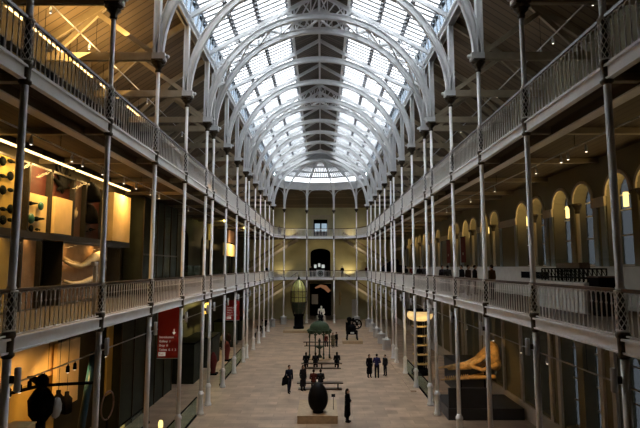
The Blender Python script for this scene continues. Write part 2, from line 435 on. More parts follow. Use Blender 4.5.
wn = 1
for sx in (-1, 1):
    m = MB(); m.quad((sx * EAVE_X, GLASS_Y0, roofH(EAVE_X)), (sx * EAVE_X, YS[-1], roofH(EAVE_X)), (sx * RIDGE_X, YS[-1], roofH(RIDGE_X)), (sx * RIDGE_X, GLASS_Y0, roofH(RIDGE_X)))
    w = struct(m.build('window_%d' % wn, 'glassroof')); wn += 1
    m = MB(); y = GLASS_Y0 + 0.1
    while y < YS[-1]:
        m.beam((sx * EAVE_X, y, roofH(EAVE_X) - 0.03), (sx * RIDGE_X, y, roofH(RIDGE_X) - 0.03), 0.185, 0.05, up=(0.41 * sx, 0, 0.91)); y += 0.48
    m.build('glazing_bars', 'bars', w)
    # clerestory strip under the eaves
    m = MB(); m.quad((sx * 6.78, GLASS_Y0, GUT + 0.45), (sx * 6.78, YS[-1], GUT + 0.45), (sx * EAVE_X, YS[-1], roofH(EAVE_X)), (sx * EAVE_X, GLASS_Y0, roofH(EAVE_X)))
    w = struct(m.build('window_%d' % wn, 'glassdim')); wn += 1
    m = MB(); y = GLASS_Y0
    while y < YS[-1]:
        m.beam((sx * 6.78, y, GUT + 0.45), (sx * EAVE_X, y, roofH(EAVE_X) - 0.1), 0.06, 0.08, up=(1, 0, 0)); y += 0.76
    m.beam((sx * 6.78, GLASS_Y0, GUT + 0.5), (sx * 6.78, YS[-1], GUT + 0.5), 0.1, 0.1)
    m.build('mullions', 'roofwhite', w)
# half-domed hip over the far end
APX = (0, YS[-1], 25.4)
er = [(-EAVE_X, YS[-1])] + [(x * 0.985, y - 0.05) for x, y in END] + [(EAVE_X, YS[-1])]
for i in range(5):
    p, q = er[i], er[i + 1]
    zz = 22.3
    m = MB(); m.add([(p[0], p[1], zz), (q[0], q[1], zz), APX], [(0, 1, 2)])
    m.quad((p[0], p[1], GUT + 0.45), (q[0], q[1], GUT + 0.45), (q[0], q[1], zz), (p[0], p[1], zz))
    w = struct(m.build('window_%d' % wn, 'glassdome')); wn += 1
    m = MB(); n = max(4, int((Vector(q) - Vector(p)).length / 0.34))
    for j in range(n + 1):
        t = j / n; b = Vector((p[0] + (q[0] - p[0]) * t, p[1] + (q[1] - p[1]) * t, zz - 0.03))
        e = b.lerp(Vector(APX), 0.9)
        m.beam(b, e, 0.13, 0.10); m.beam((b.x, b.y, GUT + 0.45), b, 0.05, 0.05, up=(1, 0, 0))
    for t in (0.0, 0.2, 0.4, 0.6, 0.8):
        a = Vector((p[0], p[1], zz - 0.05)).lerp(Vector(APX), t); b = Vector((q[0], q[1], zz - 0.05)).lerp(Vector(APX), t)
        m.beam(a, b, 0.12, 0.22)
    m.build('glazing_bars', 'bars', w)

zr = [(-6.75, 22.15), (-EAVE_X, roofH(EAVE_X)), (-RIDGE_X, roofH(RIDGE_X) + .1), (0, 25.78), (RIDGE_X, roofH(RIDGE_X) + .1), (EAVE_X, roofH(EAVE_X)), (6.75, 22.15)]
zb = [(-6.75, 22.0), (-EAVE_X, 22.15), (-RIDGE_X, 24.35), (0, 25.25), (RIDGE_X, 24.35), (EAVE_X, 22.15), (6.75, 22.0)]
m = MB()
for k in range(6): m.prism([zb[k], zb[k + 1], zr[k + 1], zr[k]], YS[-1] - .08, YS[-1] + .02)
struct(m.build('ceiling_gable_end', 'roofwhite'))
# ---- outer walls
def arch_wall(mb, X, sx, y0, y1, z0, z1, ops, depth):
    """inner face at X with round-headed openings (yc, halfwidth, sill, spring); sx = +1: wall to the right"""
    ops = sorted(ops); y = y0; fx = X
    def face(a, b, c, d): mb.quad((fx, a, c), (fx, b, c), (fx, b, d), (fx, a, d))
    for yc, hw, zs, zp in ops:
        if yc - hw > y: face(y, yc - hw, z0, z1)
        if zs > z0: face(yc - hw, yc + hw, z0, zs)
        n = 10; arc = [(yc - hw * math.cos(PI * k / n), zp + hw * math.sin(PI * k / n)) for k in range(n + 1)]
        for (ya, za), (yb, zb) in zip(arc[:-1], arc[1:]):
            mb.quad((fx, ya, za), (fx, yb, zb), (fx, yb, z1), (fx, ya, z1))
            mb.quad((fx, ya, za), (fx + sx * depth, ya, za), (fx + sx * depth, yb, zb), (fx, yb, zb))
        for ye in (yc - hw, yc + hw):
            mb.quad((fx, ye, zs), (fx + sx * depth, ye, zs), (fx + sx * depth, ye, zp), (fx, ye, zp))
        mb.quad((fx, yc - hw, zs), (fx, yc + hw, zs), (fx + sx * depth, yc + hw, zs), (fx + sx * depth, yc - hw, zs))
        y = yc + hw
    if y < y1: face(y, y1, z0, z1)
    return mb

bays = [(a + b) / 2 for a, b in zip(YS[:-1], YS[1:]) if b - a > 3] 
ops1 = [(c + d, 0.78, 8.45, 11.25) for c in bays for d in (-0.98, 0.98)]
ops0 = [(c + d, 0.70, 1.0, 4.6) for c in bays for d in (-0.98, 0.98)]
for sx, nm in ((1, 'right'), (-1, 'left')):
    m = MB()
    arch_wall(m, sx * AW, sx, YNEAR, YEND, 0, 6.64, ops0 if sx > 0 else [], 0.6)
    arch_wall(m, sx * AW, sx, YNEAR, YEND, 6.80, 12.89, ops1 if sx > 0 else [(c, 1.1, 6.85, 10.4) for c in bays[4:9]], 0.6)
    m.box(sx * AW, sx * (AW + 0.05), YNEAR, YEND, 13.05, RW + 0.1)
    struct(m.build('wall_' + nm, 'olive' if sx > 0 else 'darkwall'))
    # outer skin of the wall behind the openings
    if sx > 0:
        for lv, ops in ((0, ops0), (1, ops1)):
            for yc, hw, zs, zp in ops:
                X = sx * (AW + 0.55)
                n = 10; arc = [(X, yc - hw * math.cos(PI * k / n), zp + hw * math.sin(PI * k / n)) for k in range(n + 1)]
                mm = MB().add(arc + [(X, yc + hw, zs), (X, yc - hw, zs)], [tuple(range(n + 3))])
                w = struct(mm.build('window_%d' % wn, 'glassdark' if lv else 'glassblack')); wn += 1
                f = MB(); f.box(X - 0.03, X + 0.03, yc - 0.03, yc + 0.03, zs, zp + hw)
                for zz in (zs + 0.03, zs + 1.2, zs + 2.2, zp): f.box(X - 0.03, X + 0.03, yc - hw, yc + hw, zz - 0.03, zz + 0.03)
                f.build('window_bars', 'dado', w)
                if lv == 1:
                    # archivolt ring
                    r = MB()
                    for a, b in ((hw, hw + 0.13),):
                        pts = [(k * PI / 12) for k in range(13)]
                        for t0, t1 in zip(pts[:-1], pts[1:]):
                            c0, s0, c1, s1 = math.cos(t0), math.sin(t0), math.cos(t1), math.sin(t1)
                            xa, xb = AW - 0.07, AW + 0.01
                            q = [(a * c0, a * s0), (b * c0, b * s0), (b * c1, b * s1), (a * c1, a * s1)]
                            vs = [(xa, yc + u, zp + v) for u, v in q] + [(xb, yc + u, zp + v) for u, v in q]
                            r.add(vs, [(0, 1, 2, 3), (0, 4, 5, 1), (1, 5, 6, 2), (2, 6, 7, 3), (3, 7, 4, 0)])
                    struct(r.build('trim_%d' % tn, 'cream')); tn += 1

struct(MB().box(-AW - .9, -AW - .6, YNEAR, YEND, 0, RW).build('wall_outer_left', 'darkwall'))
# right wall: impost bands, dado, pilasters
m = MB()
for a, b in zip([YNEAR] + [c + 1.80 for c in bays], [c - 1.80 for c in bays] + [YEND]):
    if b > a: m.box(AW - 0.10, AW, a, b, 10.85, 11.25)
struct(m.build('trim_%d' % tn, 'cream')); tn += 1
m = MB(); m.box(AW - 0.09, AW, YNEAR, YEND, LD, 8.30); m.box(AW - 0.13, AW, YNEAR, YEND, 8.30, 8.42)
struct(m.build('baseboard_right', 'dado'))
m = MB()
for c in bays:
    for d in (-2.0, 2.0): m.box(AW - 0.06, AW, c + d - 0.16, c + d + 0.16, 8.42, 10.85)
struct(m.build('trim_%d' % tn, 'bluegrey')); tn += 1
m = MB(); m.box(AW - 0.09, AW, YNEAR, YEND, 0.0, 0.85); m.box(AW - 0.09, AW, YNEAR, YEND, 4.35, 4.7) if False else None
for c in bays:
    for d in (-1.85, 1.85): m.box(AW - 0.12, AW, c + d - 0.14, c + d + 0.14, 0.85, 5.2)
struct(m.build('trim_%d' % tn, 'dado')); tn += 1

# coupled colonnettes between the arch heads of the lower gallery wall
def make_colonnette():
    t = thing('window_colonnette', '', 'column')
    MB().lathe([(0.13, 0), (0.13, 0.08), (0.095, 0.14), (0.085, 2.35)], 12).build('shaft', 'cream', t)
    MB().lathe([(0.09, 2.35), (0.12, 2.42), (0.10, 2.48), (0.17, 2.68), (0.20, 2.70), (0.20, 2.80)], 12, lobes=4, amp=0.12).build('capital', 'bronze', t)
    return t
c0 = None; ci = 0
for bi, c in enumerate(bays):
    if c < 11: continue
    for d, side in ((-0.12, 'near'), (0.12, 'far')):
        t = make_colonnette() if c0 is None else copy_tree(c0)
        if c0 is None: c0 = t
        t.location = (AW + 0.16 if side == 'near' else AW + 0.16, c + d * 1.6, 8.45)
        tag(t, '%s slim cream colonnette in the %s window pair along the right gallery wall' % (side, ORD[bi - 1]), 'column', 'colonnettes of the right gallery windows')

# far wall with openings on three levels
def end_wall():
    m = MB(); Y = YEND
    def f(x0, x1, z0, z1, y=Y): m.quad((x0, y, z0), (x1, y, z0), (x1, y, z1), (x0, y, z1))
    lv = [(0, 6.64, 0.0, 5.7, 1.75, 0), (6.8, 12.89, LD, 10.7, 1.65, 1), (13.05, 22.0, UD, 16.2, 1.15, 0)]
    for z0, z1, s, h, hw, arched in lv:
        f(-AW - .6, -hw, z0, z1); f(hw, AW + .6, z0, z1)
        if not arched: f(-hw, hw, h, z1); hh = h
        else:
            n = 12; r = 0.5; top = h + 0.7
            arc = [(-hw * math.cos(PI * k / n), h + 0.75 * math.sin(PI * k / n)) for k in range(n + 1)]
            for (xa, za), (xb, zb) in zip(arc[:-1], arc[1:]):
                m.quad((xa, Y, za), (xb, Y, zb), (xb, Y, z1), (xa, Y, z1)); m.quad((xa, Y, za), (xa, Y + 1, za), (xb, Y + 1, zb), (xb, Y, zb))
        for x in (-hw, hw): m.quad((x, Y, s), (x, Y + 1, s), (x, Y + 1, h), (x, Y, h))
    return m
struct(end_wall().build('wall_back', 'endwall'))
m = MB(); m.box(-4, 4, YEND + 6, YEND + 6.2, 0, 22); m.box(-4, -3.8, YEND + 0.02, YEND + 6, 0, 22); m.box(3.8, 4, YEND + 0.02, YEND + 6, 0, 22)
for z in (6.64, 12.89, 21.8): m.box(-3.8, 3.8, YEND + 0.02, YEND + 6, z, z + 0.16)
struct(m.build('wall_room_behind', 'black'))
m = MB(); m.box(-AW - 0.6, AW + 0.6, YNEAR - 0.2, YNEAR, 0, 26)
struct(m.build('wall_front', 'olive'))
m = MB(); m.box(-AW, -AW + 0.06, YNEAR, YEND, 0, 0.3); struct(m.build('baseboard_left', 'dado'))
# architrave and pediment of the upper doorway, frame around the lower one
m = MB()
for x in (-1.3, 1.3): m.box(x - 0.15, x + 0.15, YEND - 0.12, YEND, UD, 16.35)
m.box(-1.6, 1.6, YEND - 0.2, YEND, 16.35, 16.75); m.box(-1.75, 1.75, YEND - 0.28, YEND, 16.75, 16.9)
struct(m.build('trim_%d' % tn, 'cream')); tn += 1
m = MB()
for x in (-1.9, 1.9): m.box(x - 0.15, x + 0.15, YEND - 0.12, YEND, 0, 5.85)
m.box(-2.1, 2.1, YEND - 0.14, YEND, 5.85, 6.1)
struct(m.build('trim_%d' % tn, 'olive')); tn += 1

# ================================================================== COLUMNS
def helix_lattice(z0, z1, r, n=7, turns=1.3):
    m = MB(); seg = 12
    for s in (-1, 1):
        for k in range(n):
            pts = []
            for j in range(seg + 1):
                t = j / seg; a = 2 * PI * k / n + s * turns * t * PI
                pts.append((r * math.cos(a), r * math.sin(a), z0 + (z1 - z0) * t))
            m.tube(pts, 0.010, 4, cap=False)
    m.lathe([(r + 0.012, z0), (r + 0.012, z0 + 0.04)], 14); m.lathe([(r + 0.012, z1 - 0.04), (r + 0.012, z1)], 14)
    return m
me_ped = MB().lathe([(0.21, 0), (0.21, 0.10), (0.17, 0.16), (0.155, 0.28), (0.14, 1.05), (0.175, 1.10), (0.175, 1.18), (0.125, 1.26), (0.105, 1.34)], 14).mesh('pedestal', 'white')
me_low = MB().lathe([(0.10, 1.34), (0.09, 6.40)], 14).mesh('lower_shaft', 'white')
def collar(z0, z1):
    return MB().lathe([(0.095, z0 - 0.05), (0.145, z0), (0.145, z0 + 0.05), (0.115, z0 + 0.08), (0.12, z1 - 0.1), (0.15, z1 - 0.05), (0.15, z1 + 0.02), (0.12, z1 + 0.06)], 14, lobes=7, amp=0.03).mesh('collar', 'bronze')
me_c1 = collar(6.44, 6.92); me_c2 = collar(12.68, 13.15)
me_l1 = helix_lattice(6.98, 7.88, 0.125).mesh('lattice_sleeve', 'baluster'); me_l2 = helix_lattice(13.2, 14.24, 0.125).mesh('lattice_sleeve', 'baluster')
me_core1 = MB().lathe([(0.075, 6.9), (0.075, 7.9)], 12).mesh('core', 'caseframe'); me_core2 = MB().lathe([(0.075, 13.1), (0.075, 14.28)], 12).mesh('core', 'caseframe')
me_mid = MB().lathe([(0.10, 7.90), (0.10, 7.95), (0.085, 7.97), (0.082, 12.64)], 14).mesh('middle_shaft', 'white')
me_top = MB().lathe([(0.10, 14.26), (0.10, 14.31), (0.08, 14.33), (0.076, 16.68)], 14).mesh('upper_shaft', 'white')
def capital_mb():
    m = MB().lathe([(0.085, 16.62), (0.12, 16.66), (0.12, 16.70), (0.09, 16.74), (0.13, 16.84), (0.23, 16.95), (0.20, 16.99)], 16, lobes=8, amp=0.14)
    m.lathe([(0.20, 16.97), (0.29, 17.06), (0.24, 17.10)], 16, lobes=4, amp=0.14); m.box(-0.24, 0.24, -0.24, 0.24, 17.08, 17.15)
    return m
me_cap = capital_mb().mesh('capital', 'bronze')

def make_column(x, y, label, group):
    t = thing('cast_iron_column', label, 'column', (x, y, 0), 0, group)
    for n, me in (('pedestal', me_ped), ('lower_shaft', me_low), ('collar', me_c1), ('lattice_sleeve', me_l1), ('middle_shaft', me_mid), ('collar', me_c2),
                  ('lattice_sleeve', me_l2), ('upper_shaft', me_top), ('capital', me_cap)):
        o = put(n, me, t)
        if n == 'lattice_sleeve': put('core', me_core1 if me is me_l1 else me_core2, o)
        if n == 'capital': o['label'] = 'dark bronze leafy capital'
    return t
for sx, sd in ((-1, 'left'), (1, 'right')):
    for i, y in enumerate(YS):
        make_column(sx * W, y, 'white cast-iron column, %s from the camera in the %s-hand row' % (ORD[i], sd), 'white columns along the hall')
for (x, y), nm in zip(END, ('outer left', 'inner left', 'inner right', 'outer right')):
    make_column(x, y, '%s of the four white columns standing across the far end' % nm, 'white columns across the far end')

# ================================================================== ROOF FRAMES
R_IN, R_OUT = 6.62, 7.00
CZ = CAPT
def arch_mb(a0=0.0, a1=PI, n=36):
    """I-section semicircular rib in the plane y=0"""
    m = MB()
    ring = []
    for k in range(n + 1):
        t = a0 + (a1 - a0) * k / n; ring.append((math.cos(t), math.sin(t)))
    def sweep(r0, r1, w):
        vs = []; fs = []
        for c, s in ring:
            for r, yy in ((r0, -w), (r1, -w), (r1, w), (r0, w)): vs.append((r * c, yy, CZ + r * s))
        for k in range(n):
            for j in range(4):
                j2 = (j + 1) % 4; fs.append((k * 4 + j, k * 4 + j2, (k + 1) * 4 + j2, (k + 1) * 4 + j))
        m.add(vs, fs, True)
    sweep(R_IN, R_IN + 0.05, 0.13); sweep(R_OUT - 0.05, R_OUT, 0.13); sweep(R_IN + 0.05, R_OUT - 0.05, 0.05)
    return m
me_arch = arch_mb(0.02, PI - 0.02).mesh('arch', 'roofwhite')
APEX_Z, SLP = 25.45, 0.575
def strut_me(sx):
    m = MB(); m.beam((0, 0, APEX_Z), (sx * 6.9, 0, APEX_Z - SLP * 6.9), 0.16, 0.22, up=(0, 0, 1)); return m.mesh('rafter', 'roofwhite')
def post_me(sx):
    m = MB(); x = sx * 6.9
    m.box(x - 0.13, x - 0.09, -0.15, 0.15, CAPT, GUT); m.box(x + 0.09, x + 0.13, -0.15, 0.15, CAPT, GUT); m.box(x - 0.09, x + 0.09, -0.05, 0.05, CAPT, GUT)
    m.box(sx * 6.50, sx * 7.05, -0.16, 0.16, CAPT, CAPT + 0.30); m.ball((sx * 6.42, 0, CAPT + 0.17), 0.09, 8)
    # gusset between post and arch
    n = 8; arc = [(sx * R_OUT * math.cos(t), CZ + R_OUT * math.sin(t)) for t in [0.25 + 0.38 * k / n for k in range(n + 1)]]
    return m.mesh('post', 'roofwhite')
me_str = {s: strut_me(s) for s in (-1, 1)}; me_post = {s: post_me(s) for s in (-1, 1)}
def spandrel_mb():
    """lattice between arch and rafters at crown and haunches"""
    m = MB()
    def rz(x): return APEX_Z - SLP * abs(x)
    def az(x): return CZ + math.sqrt(max(0, R_OUT ** 2 - x * x))
    xs = [-2.6 + 0.52 * k for k in range(11)]
    for i in range(len(xs) - 1):
        a, b = xs[i], xs[i + 1]
        m.beam((a, 0, rz(a)), (b, 0, az(b)) if i % 2 else (a, 0, az(a)), 0.07, 0.07); m.beam((a, 0, az(a)), (b, 0, rz(b)), 0.07, 0.07)
    for s in (-1, 1):
        xs2 = [4.9, 5.35, 5.8, 6.25, 6.6]
        for i in range(len(xs2) - 1):
            a, b = s * xs2[i], s * xs2[i + 1]
            m.beam((a, 0, rz(a)), (b, 0, az(b)), 0.05, 0.05); m.beam((a, 0, az(a)), (b, 0, rz(b)), 0.05, 0.05)
    return m
me_span = spandrel_mb().mesh('spandrel_lattice', 'roofwhite')
def pair_lattice(L):
    m = MB(); n = 26
    P = lambda k, y: Vector(((6.66 if y < .5 else 6.96) * math.cos(PI * k / n), y, CZ + (6.66 if y < .5 else 6.96) * math.sin(PI * k / n)))
    for k in range(3, n - 3):
        if k % 2: m.beam(P(k, 0.1), P(k + 1, L - 0.1), 0.10, 0.10)
        else: m.beam(P(k, L - 0.1), P(k + 1, 0.1), 0.10, 0.10)
        m.beam(P(k, 0.1), P(k, L - 0.1), 0.05, 0.05)
    return m
for i, y in enumerate(YS):
    if i < 2: continue
    t = thing('arched_roof_frame', 'white semicircular iron roof arch, %s from the camera, under the glass' % ORD[i - 2], 'roof arch', (0, y, 0), 0, 'iron arches carrying the glass roof')
    put('arch', me_arch, t)
    for s in (-1, 1): put('rafter', me_str[s], t); put('post', me_post[s], t)
    if i in (5, 6, 9, 10): put('spandrel_lattice', me_span, t)
    if i in (5, 9): pair_lattice(YS[i + 1] - YS[i]).build('cross_lattice', 'roofwhite', t)
# ribs of the half dome
for i, (x, y) in enumerate(END):
    t = thing('dome_rib', 'curved white rib rising to the crown from the %s column of the far end' % ('outer left', 'inner left', 'inner right', 'outer right')[i], 'roof arch', (x, y, 0), 0, 'curved ribs of the far half-dome')
    d = Vector((0 - x, YS[-1] - y, 0)); L = d.length; d.normalize()
    m = MB(); n = 16; pts = []
    for k in range(n + 1):
        a = PI / 2 * k / n
        pts.append(Vector((0, 0, CAPT)) + d * (L * (1 - math.cos(a))) + Vector((0, 0, 6.8 * math.sin(a))))
    for p, q in zip(pts[:-1], pts[1:]): m.beam(p, q + (q - p) * 0.05, 0.13, 0.26)
    m.build('rib', 'roofwhite', t)
    m = MB(); m.box(-0.14, 0.14, -0.1, 0.1, CAPT, GUT)
    m.build('post', 'roofwhite', t)
    m = MB()
    for s in (-1, 1):
        p2 = [Vector((s * (0.1 + 1.1 * (1 - math.cos(PI / 2 * k / 6))), 0.1, GUT - 2.0 + 1.3 * math.sin(PI / 2 * k / 6))) for k in range(7)]
        for p, q in zip(p2[:-1], p2[1:]): m.beam(p, q, 0.08, 0.1, up=(0, 1, 0))
    m.build('bracket', 'roofwhite', t)

# gallery roof trusses
def truss_me(s):
    a = MB(); a.box(s * 7.0, s * AW, -0.09, 0.09, CAPT, CAPT + 0.34)
    r = MB(); r.beam((s * 7.0, 0, GUT + 0.12), (s * AW, 0, RW - 0.18), 0.16, 0.28)
    b = MB(); b.beam((s * 7.0, 0, CAPT + 0.3), (s * 9.6, 0, 19.35), 0.13, 0.2)
    c = MB(); c.beam((s * 11.4, 0, CAPT + 0.2), (s * 9.2, 0, 19.55), 0.13, 0.2)
    return a.mesh('tie_beam', 'beam'), r.mesh('rafter', 'beam'), b.mesh('brace', 'beam'), c.mesh('brace', 'beam')
for s, sd in ((-1, 'left'), (1, 'right')):
    T = truss_me(s)
    for i, y in enumerate(YS):
        if i < 1: continue
        t = thing('gallery_roof_truss', 'cream timber truss, %s from the camera, over the %s upper gallery' % (ORD[i - 1], sd), 'roof truss', (0, y, 0), 0, 'timber trusses over the galleries')
        for n, me in zip(('tie_beam', 'rafter', 'brace', 'brace'), T): put(n, me, t)

# ================================================================== RAILINGS
def baluster_mb(h, sp):
    """one iron baluster (runs in +y to the next): rod, knops and the round arch to its neighbour"""
    m = MB(); b = 0.07
    m.lathe([(0.026, b), (0.026, b + 0.05), (0.017, b + 0.08), (0.017, h - 0.38), (0.032, h - 0.35), (0.017, h - 0.31), (0.017, h - 0.165)], 6)
    pts = [(0, sp / 2 - sp / 2 * math.cos(PI * k / 6), h - 0.165 + 0.085 * math.sin(PI * k / 6)) for k in range(7)]
    m.tube(pts, 0.018, 5, cap=False)
    return m
def bay_label(i, sd, lv):
    return 'white iron railing, %s %s gallery, between the %s and %s columns from the camera' % (sd, lv, ORD[i], ORD[i + 1])
for lv, z0, z1 in (('lower', LD + 0.03, LR), ('upper', UD + 0.03, UR)):
    h = z1 - z0
    cache = {}
    for s, sd in ((-1, 'left'), (1, 'right')):
        for i in range(len(YS) - 1):
            y0, y1 = YS[i], YS[i + 1]; L = y1 - y0
            t = thing('gallery_railing', bay_label(i, sd, lv), 'railing', (s * W, y0, z0), 0, 'iron railings of the %s gallery' % lv)
            MB().box(-0.055, 0.055, 0.12, L - 0.12, h - 0.08, h).build('handrail', 'rail', t)['label'] = 'dark varnished handrail'
            MB().box(-0.025, 0.025, 0.12, L - 0.12, 0.04, 0.075).build('bottom_rail', 'baluster', t)
            n = max(3, round((L - 0.3) / 0.21)); sp = (L - 0.30) / n
            key = round(sp, 3)
            if key not in cache: cache[key] = baluster_mb(h, sp).mesh('baluster', 'baluster')
            if y0 < 33:
                for k in range(n): put('baluster', cache[key], t, (0, 0.15 + k * sp, 0))
            else:
                m = MB()
                for k in range(n):
                    y = 0.15 + k * sp; m.box(-0.02, 0.02, y - 0.02, y + 0.02, 0.07, h - 0.13)
                    m.box(-0.015, 0.015, y, y + sp, h - 0.18, h - 0.11)
                tag(m.build('balusters', 'baluster', t), kind='stuff')
    pts = [(-W, YS[-1])] + END + [(W, YS[-1])]
    for i in range(5):
        (xa, ya), (xb, yb) = pts[i], pts[i + 1]
        t = thing('gallery_railing', 'white iron railing closing the far end of the %s gallery, %s section from the left' % (lv, ORD[i]), 'railing', (xa, ya, z0), 0, 'iron railings of the %s gallery' % lv)
        d = Vector((xb - xa, yb - ya, 0)); L = d.length; d.normalize()
        p = d * 0.12; q = d * (L - 0.12)
        MB().beam(p + Vector((0, 0, h - 0.04)), q + Vector((0, 0, h - 0.04)), 0.11, 0.08).build('handrail', 'rail', t)
        m = MB(); m.beam(p + Vector((0, 0, 0.06)), q + Vector((0, 0, 0.06)), 0.05, 0.04); m.beam(p + Vector((0, 0, h - 0.14)), q + Vector((0, 0, h - 0.14)), 0.03, 0.03)
        n = int(L / 0.21)
        for k in range(1, n): c = d * (L * k / n); m.box(c.x - 0.02, c.x + 0.02, c.y - 0.02, c.y + 0.02, 0.07, h - 0.13)
        tag(m.build('balusters', 'baluster', t), kind='stuff')
# the round clock-like emblem on the far lower railing
t = thing('round_emblem_panel', 'round dark emblem on a pale square panel, middle of the far lower railing', 'emblem', (0.0, 76.35, 6.86))
MB().box(-0.62, 0.62, -0.03, 0.03, 0.0, 1.1).build('panel', 'drum', t)
m = MB()
for r0, r1 in ((0.50, 0.42), (0.30, 0.24)):
    n = 24
    for k in range(n):
        a, b = 2 * PI * k / n, 2 * PI * (k + 1) / n
        m.quad((r0 * math.cos(a), -0.05, 0.55 + r0 * math.sin(a)), (r0 * math.cos(b), -0.05, 0.55 + r0 * math.sin(b)), (r1 * math.cos(b), -0.05, 0.55 + r1 * math.sin(b)), (r1 * math.cos(a), -0.05, 0.55 + r1 * math.sin(a)))
m2 = MB(); n = 24; m2.add([(0.46 * math.cos(2 * PI * k / n), -0.04, 0.55 + 0.46 * math.sin(2 * PI * k / n)) for k in range(n)], [tuple(range(n))])
m2.build('disc', 'caseframe', t); m.build('ring', 'bluegrey', t)

# ================================================================== FIXTURES ON COLUMNS AND SOFFITS
me_sp = MB().lathe([(0.055, 0), (0.07, 0.02), (0.07, 0.50), (0.055, 0.52)], 12).mesh('speaker_body', 'drum')
for s, sd in ((-1, 'left'), (1, 'right')):
    for i, y in enumerate(YS[1:13]):
        t = thing('column_speaker', 'white tubular speaker on the %s column from the camera, %s-hand row' % (ORD[i + 1], sd), 'speaker', (s * (W - 0.26), y, 5.68), 0, 'tubular speakers under the lower gallery edge')
        put('speaker_body', me_sp, t)
        m = MB(); m.beam((s * 0.05, 0, 0.26), (s * 0.17, 0, 0.26), 0.04, 0.16); m.build('bracket', 'bronze', t)

me_spot_body = MB().lathe([(0.035, -0.30), (0.055, -0.28), (0.05, -0.12), (0.02, -0.08), (0.012, 0)], 8).mesh('lamp_housing', 'drum')
me_spot_dark = MB().lathe([(0.045, -0.30), (0.07, -0.28), (0.06, -0.10), (0.02, -0.06), (0.012, 0)], 8).mesh('lamp_housing', 'black')
me_bulb = MB().lathe([(0.034, -0.315), (0.034, -0.30)], 8).mesh('lamp_lens', 'bulb')
def hang(x, z):
    return 6.64 if z < 6.6 else 12.89 if z < 12.8 else GUT + 0.3 - (abs(x) - 7.0) * (GUT + 0.3 - RW) / (AW - 7.0)
def track(name, label, x, z, y0, y1, spots, where, housing=None):
    t = thing('lighting_track', label, 'lighting track', (x, y0, z), 0, 'lighting tracks under the galleries')
    MB().box(-0.02, 0.02, 0, y1 - y0, -0.02, 0.02).build('rail', 'drum', t)
    y = 1.0; zt = hang(x, z)
    while y < y1 - y0: MB().tube([(0, y, 0.02), (0, y, zt - z)], 0.008, 5).build('hanger', 'black', t); y += 7.6
    for k, y in enumerate(spots):
        q = thing('spotlight', '%s small spotlight from the camera on the track %s' % (ORD[k], where), 'spotlight', (x, y, z - 0.02), 0, 'track spotlights')
        put('lamp_housing', housing or me_spot_body, q); put('lamp_lens', me_bulb, q)
track('t', 'thin white lighting track under the left upper gallery', -8.75, 12.45, 8, 70, [14.9, 17.4, 18.2, 19.9, 22.1, 23.6, 25.6, 27.0, 33, 40, 47], 'under the left upper gallery')
track('t', 'thin white lighting track under the right upper gallery', 8.75, 12.45, 8, 70, [15.9, 17.1, 17.6, 19.7, 24.5, 28.5, 34, 41, 46, 52], 'under the right upper gallery')
track('t', 'thin lighting track hanging over the left ground-floor aisle', -8.75, 5.05, 8, 70, [14.6, 15.1, 15.6, 16.4, 17.9, 18.4, 21, 26, 29], 'over the left ground-floor aisle', me_spot_dark)
track('t', 'thin lighting track hanging over the right ground-floor aisle', 8.75, 5.05, 8, 70, [13.5, 19.5, 22.0, 25.5, 30, 36], 'over the right ground-floor aisle')
track('t', 'thin lighting rod under the left gallery roof', -9.6, 16.9 + 0.9, 12, 70, [15.5, 17.0, 20.0, 21.0, 27, 34], 'under the left gallery roof')
track('t', 'thin lighting rod under the right gallery roof', 9.6, 16.9 + 0.9, 12, 70, [15.3, 16.5, 19.5, 20.6, 26, 33], 'under the right gallery roof')

# ================================================================== FLUTED DRUMS ROUND COLUMN FEET
me_drum = MB().lathe([(0.40, 0.0), (0.42, 0.04), (0.42, 0.98), (0.44, 1.0), (0.44, 1.06), (0.36, 1.07), (0.36, 1.03), (0.15, 1.03)], 48, lobes=16, amp=0.03).mesh('fluted_body', 'drum')
me_drumtop = MB().lathe([(0.45, 1.05), (0.45, 1.10), (0.37, 1.10)], 32).mesh('rim', 'drum')
def drum(x, y, lab):
    t = thing('fluted_column_casing', lab, 'column casing', (x, y, 0), 0, 'white fluted casings round column feet')
    put('fluted_body', me_drum, t); put('rim', me_drumtop, t)
for i in (11, 12, 13, 14, 15): drum(W, YS[i], 'white fluted drum round the foot of the %s column from the camera, right-hand row' % ORD[i])
drum(W, YS[3], 'white fluted drum nearest the camera, round a right-hand column foot')
drum(-W, YS[15], 'white fluted drum round the last column foot of the left-hand row')
drum(END[0][0], END[0][1], 'white fluted drum round the outer left column foot of the far end')
drum(END[3][0], END[3][1], 'white fluted drum round the outer right column foot of the far end')

# ================================================================== STAIRS AT THE FAR END
def stair(s, z_top, z_bot, lab):
    t = thing('gallery_staircase', lab, 'staircase', (0, 0, 0), 0, 'staircases at the far end')
    xa, xb = s * 3.6, s * 11.2
    run = abs(xb - xa); sl = 0.63; zb = z_top - run * sl
    for yy in (78.2, 80.0):
        m = MB(); m.beam((xa, yy, z_top - 0.15), (xb, yy, zb - 0.15), 0.10, 0.34); m.build('stringer', 'marble', t)
        m = MB(); m.beam((xa, yy, z_top + 0.95), (xb, yy, zb + 0.95), 0.06, 0.08)
        n = 26
        for k in range(n + 1): x = xa + (xb - xa) * k / n; z = z_top - run * sl * k / n; m.box(x - 0.015, x + 0.015, yy - 0.015, yy + 0.015, z, z + 0.93)
        m.build('handrail', 'rail', t)
    m = MB(); n = int(run * sl / 0.17)
    for k in range(n): x = xa + (xb - xa) * (k + 0.5) / n; z = z_top - 0.17 * (k + 1); m.box(x - 0.17, x + 0.17, 78.25, 79.95, z - 0.05, z)
    m.build('treads', 'cream', t)
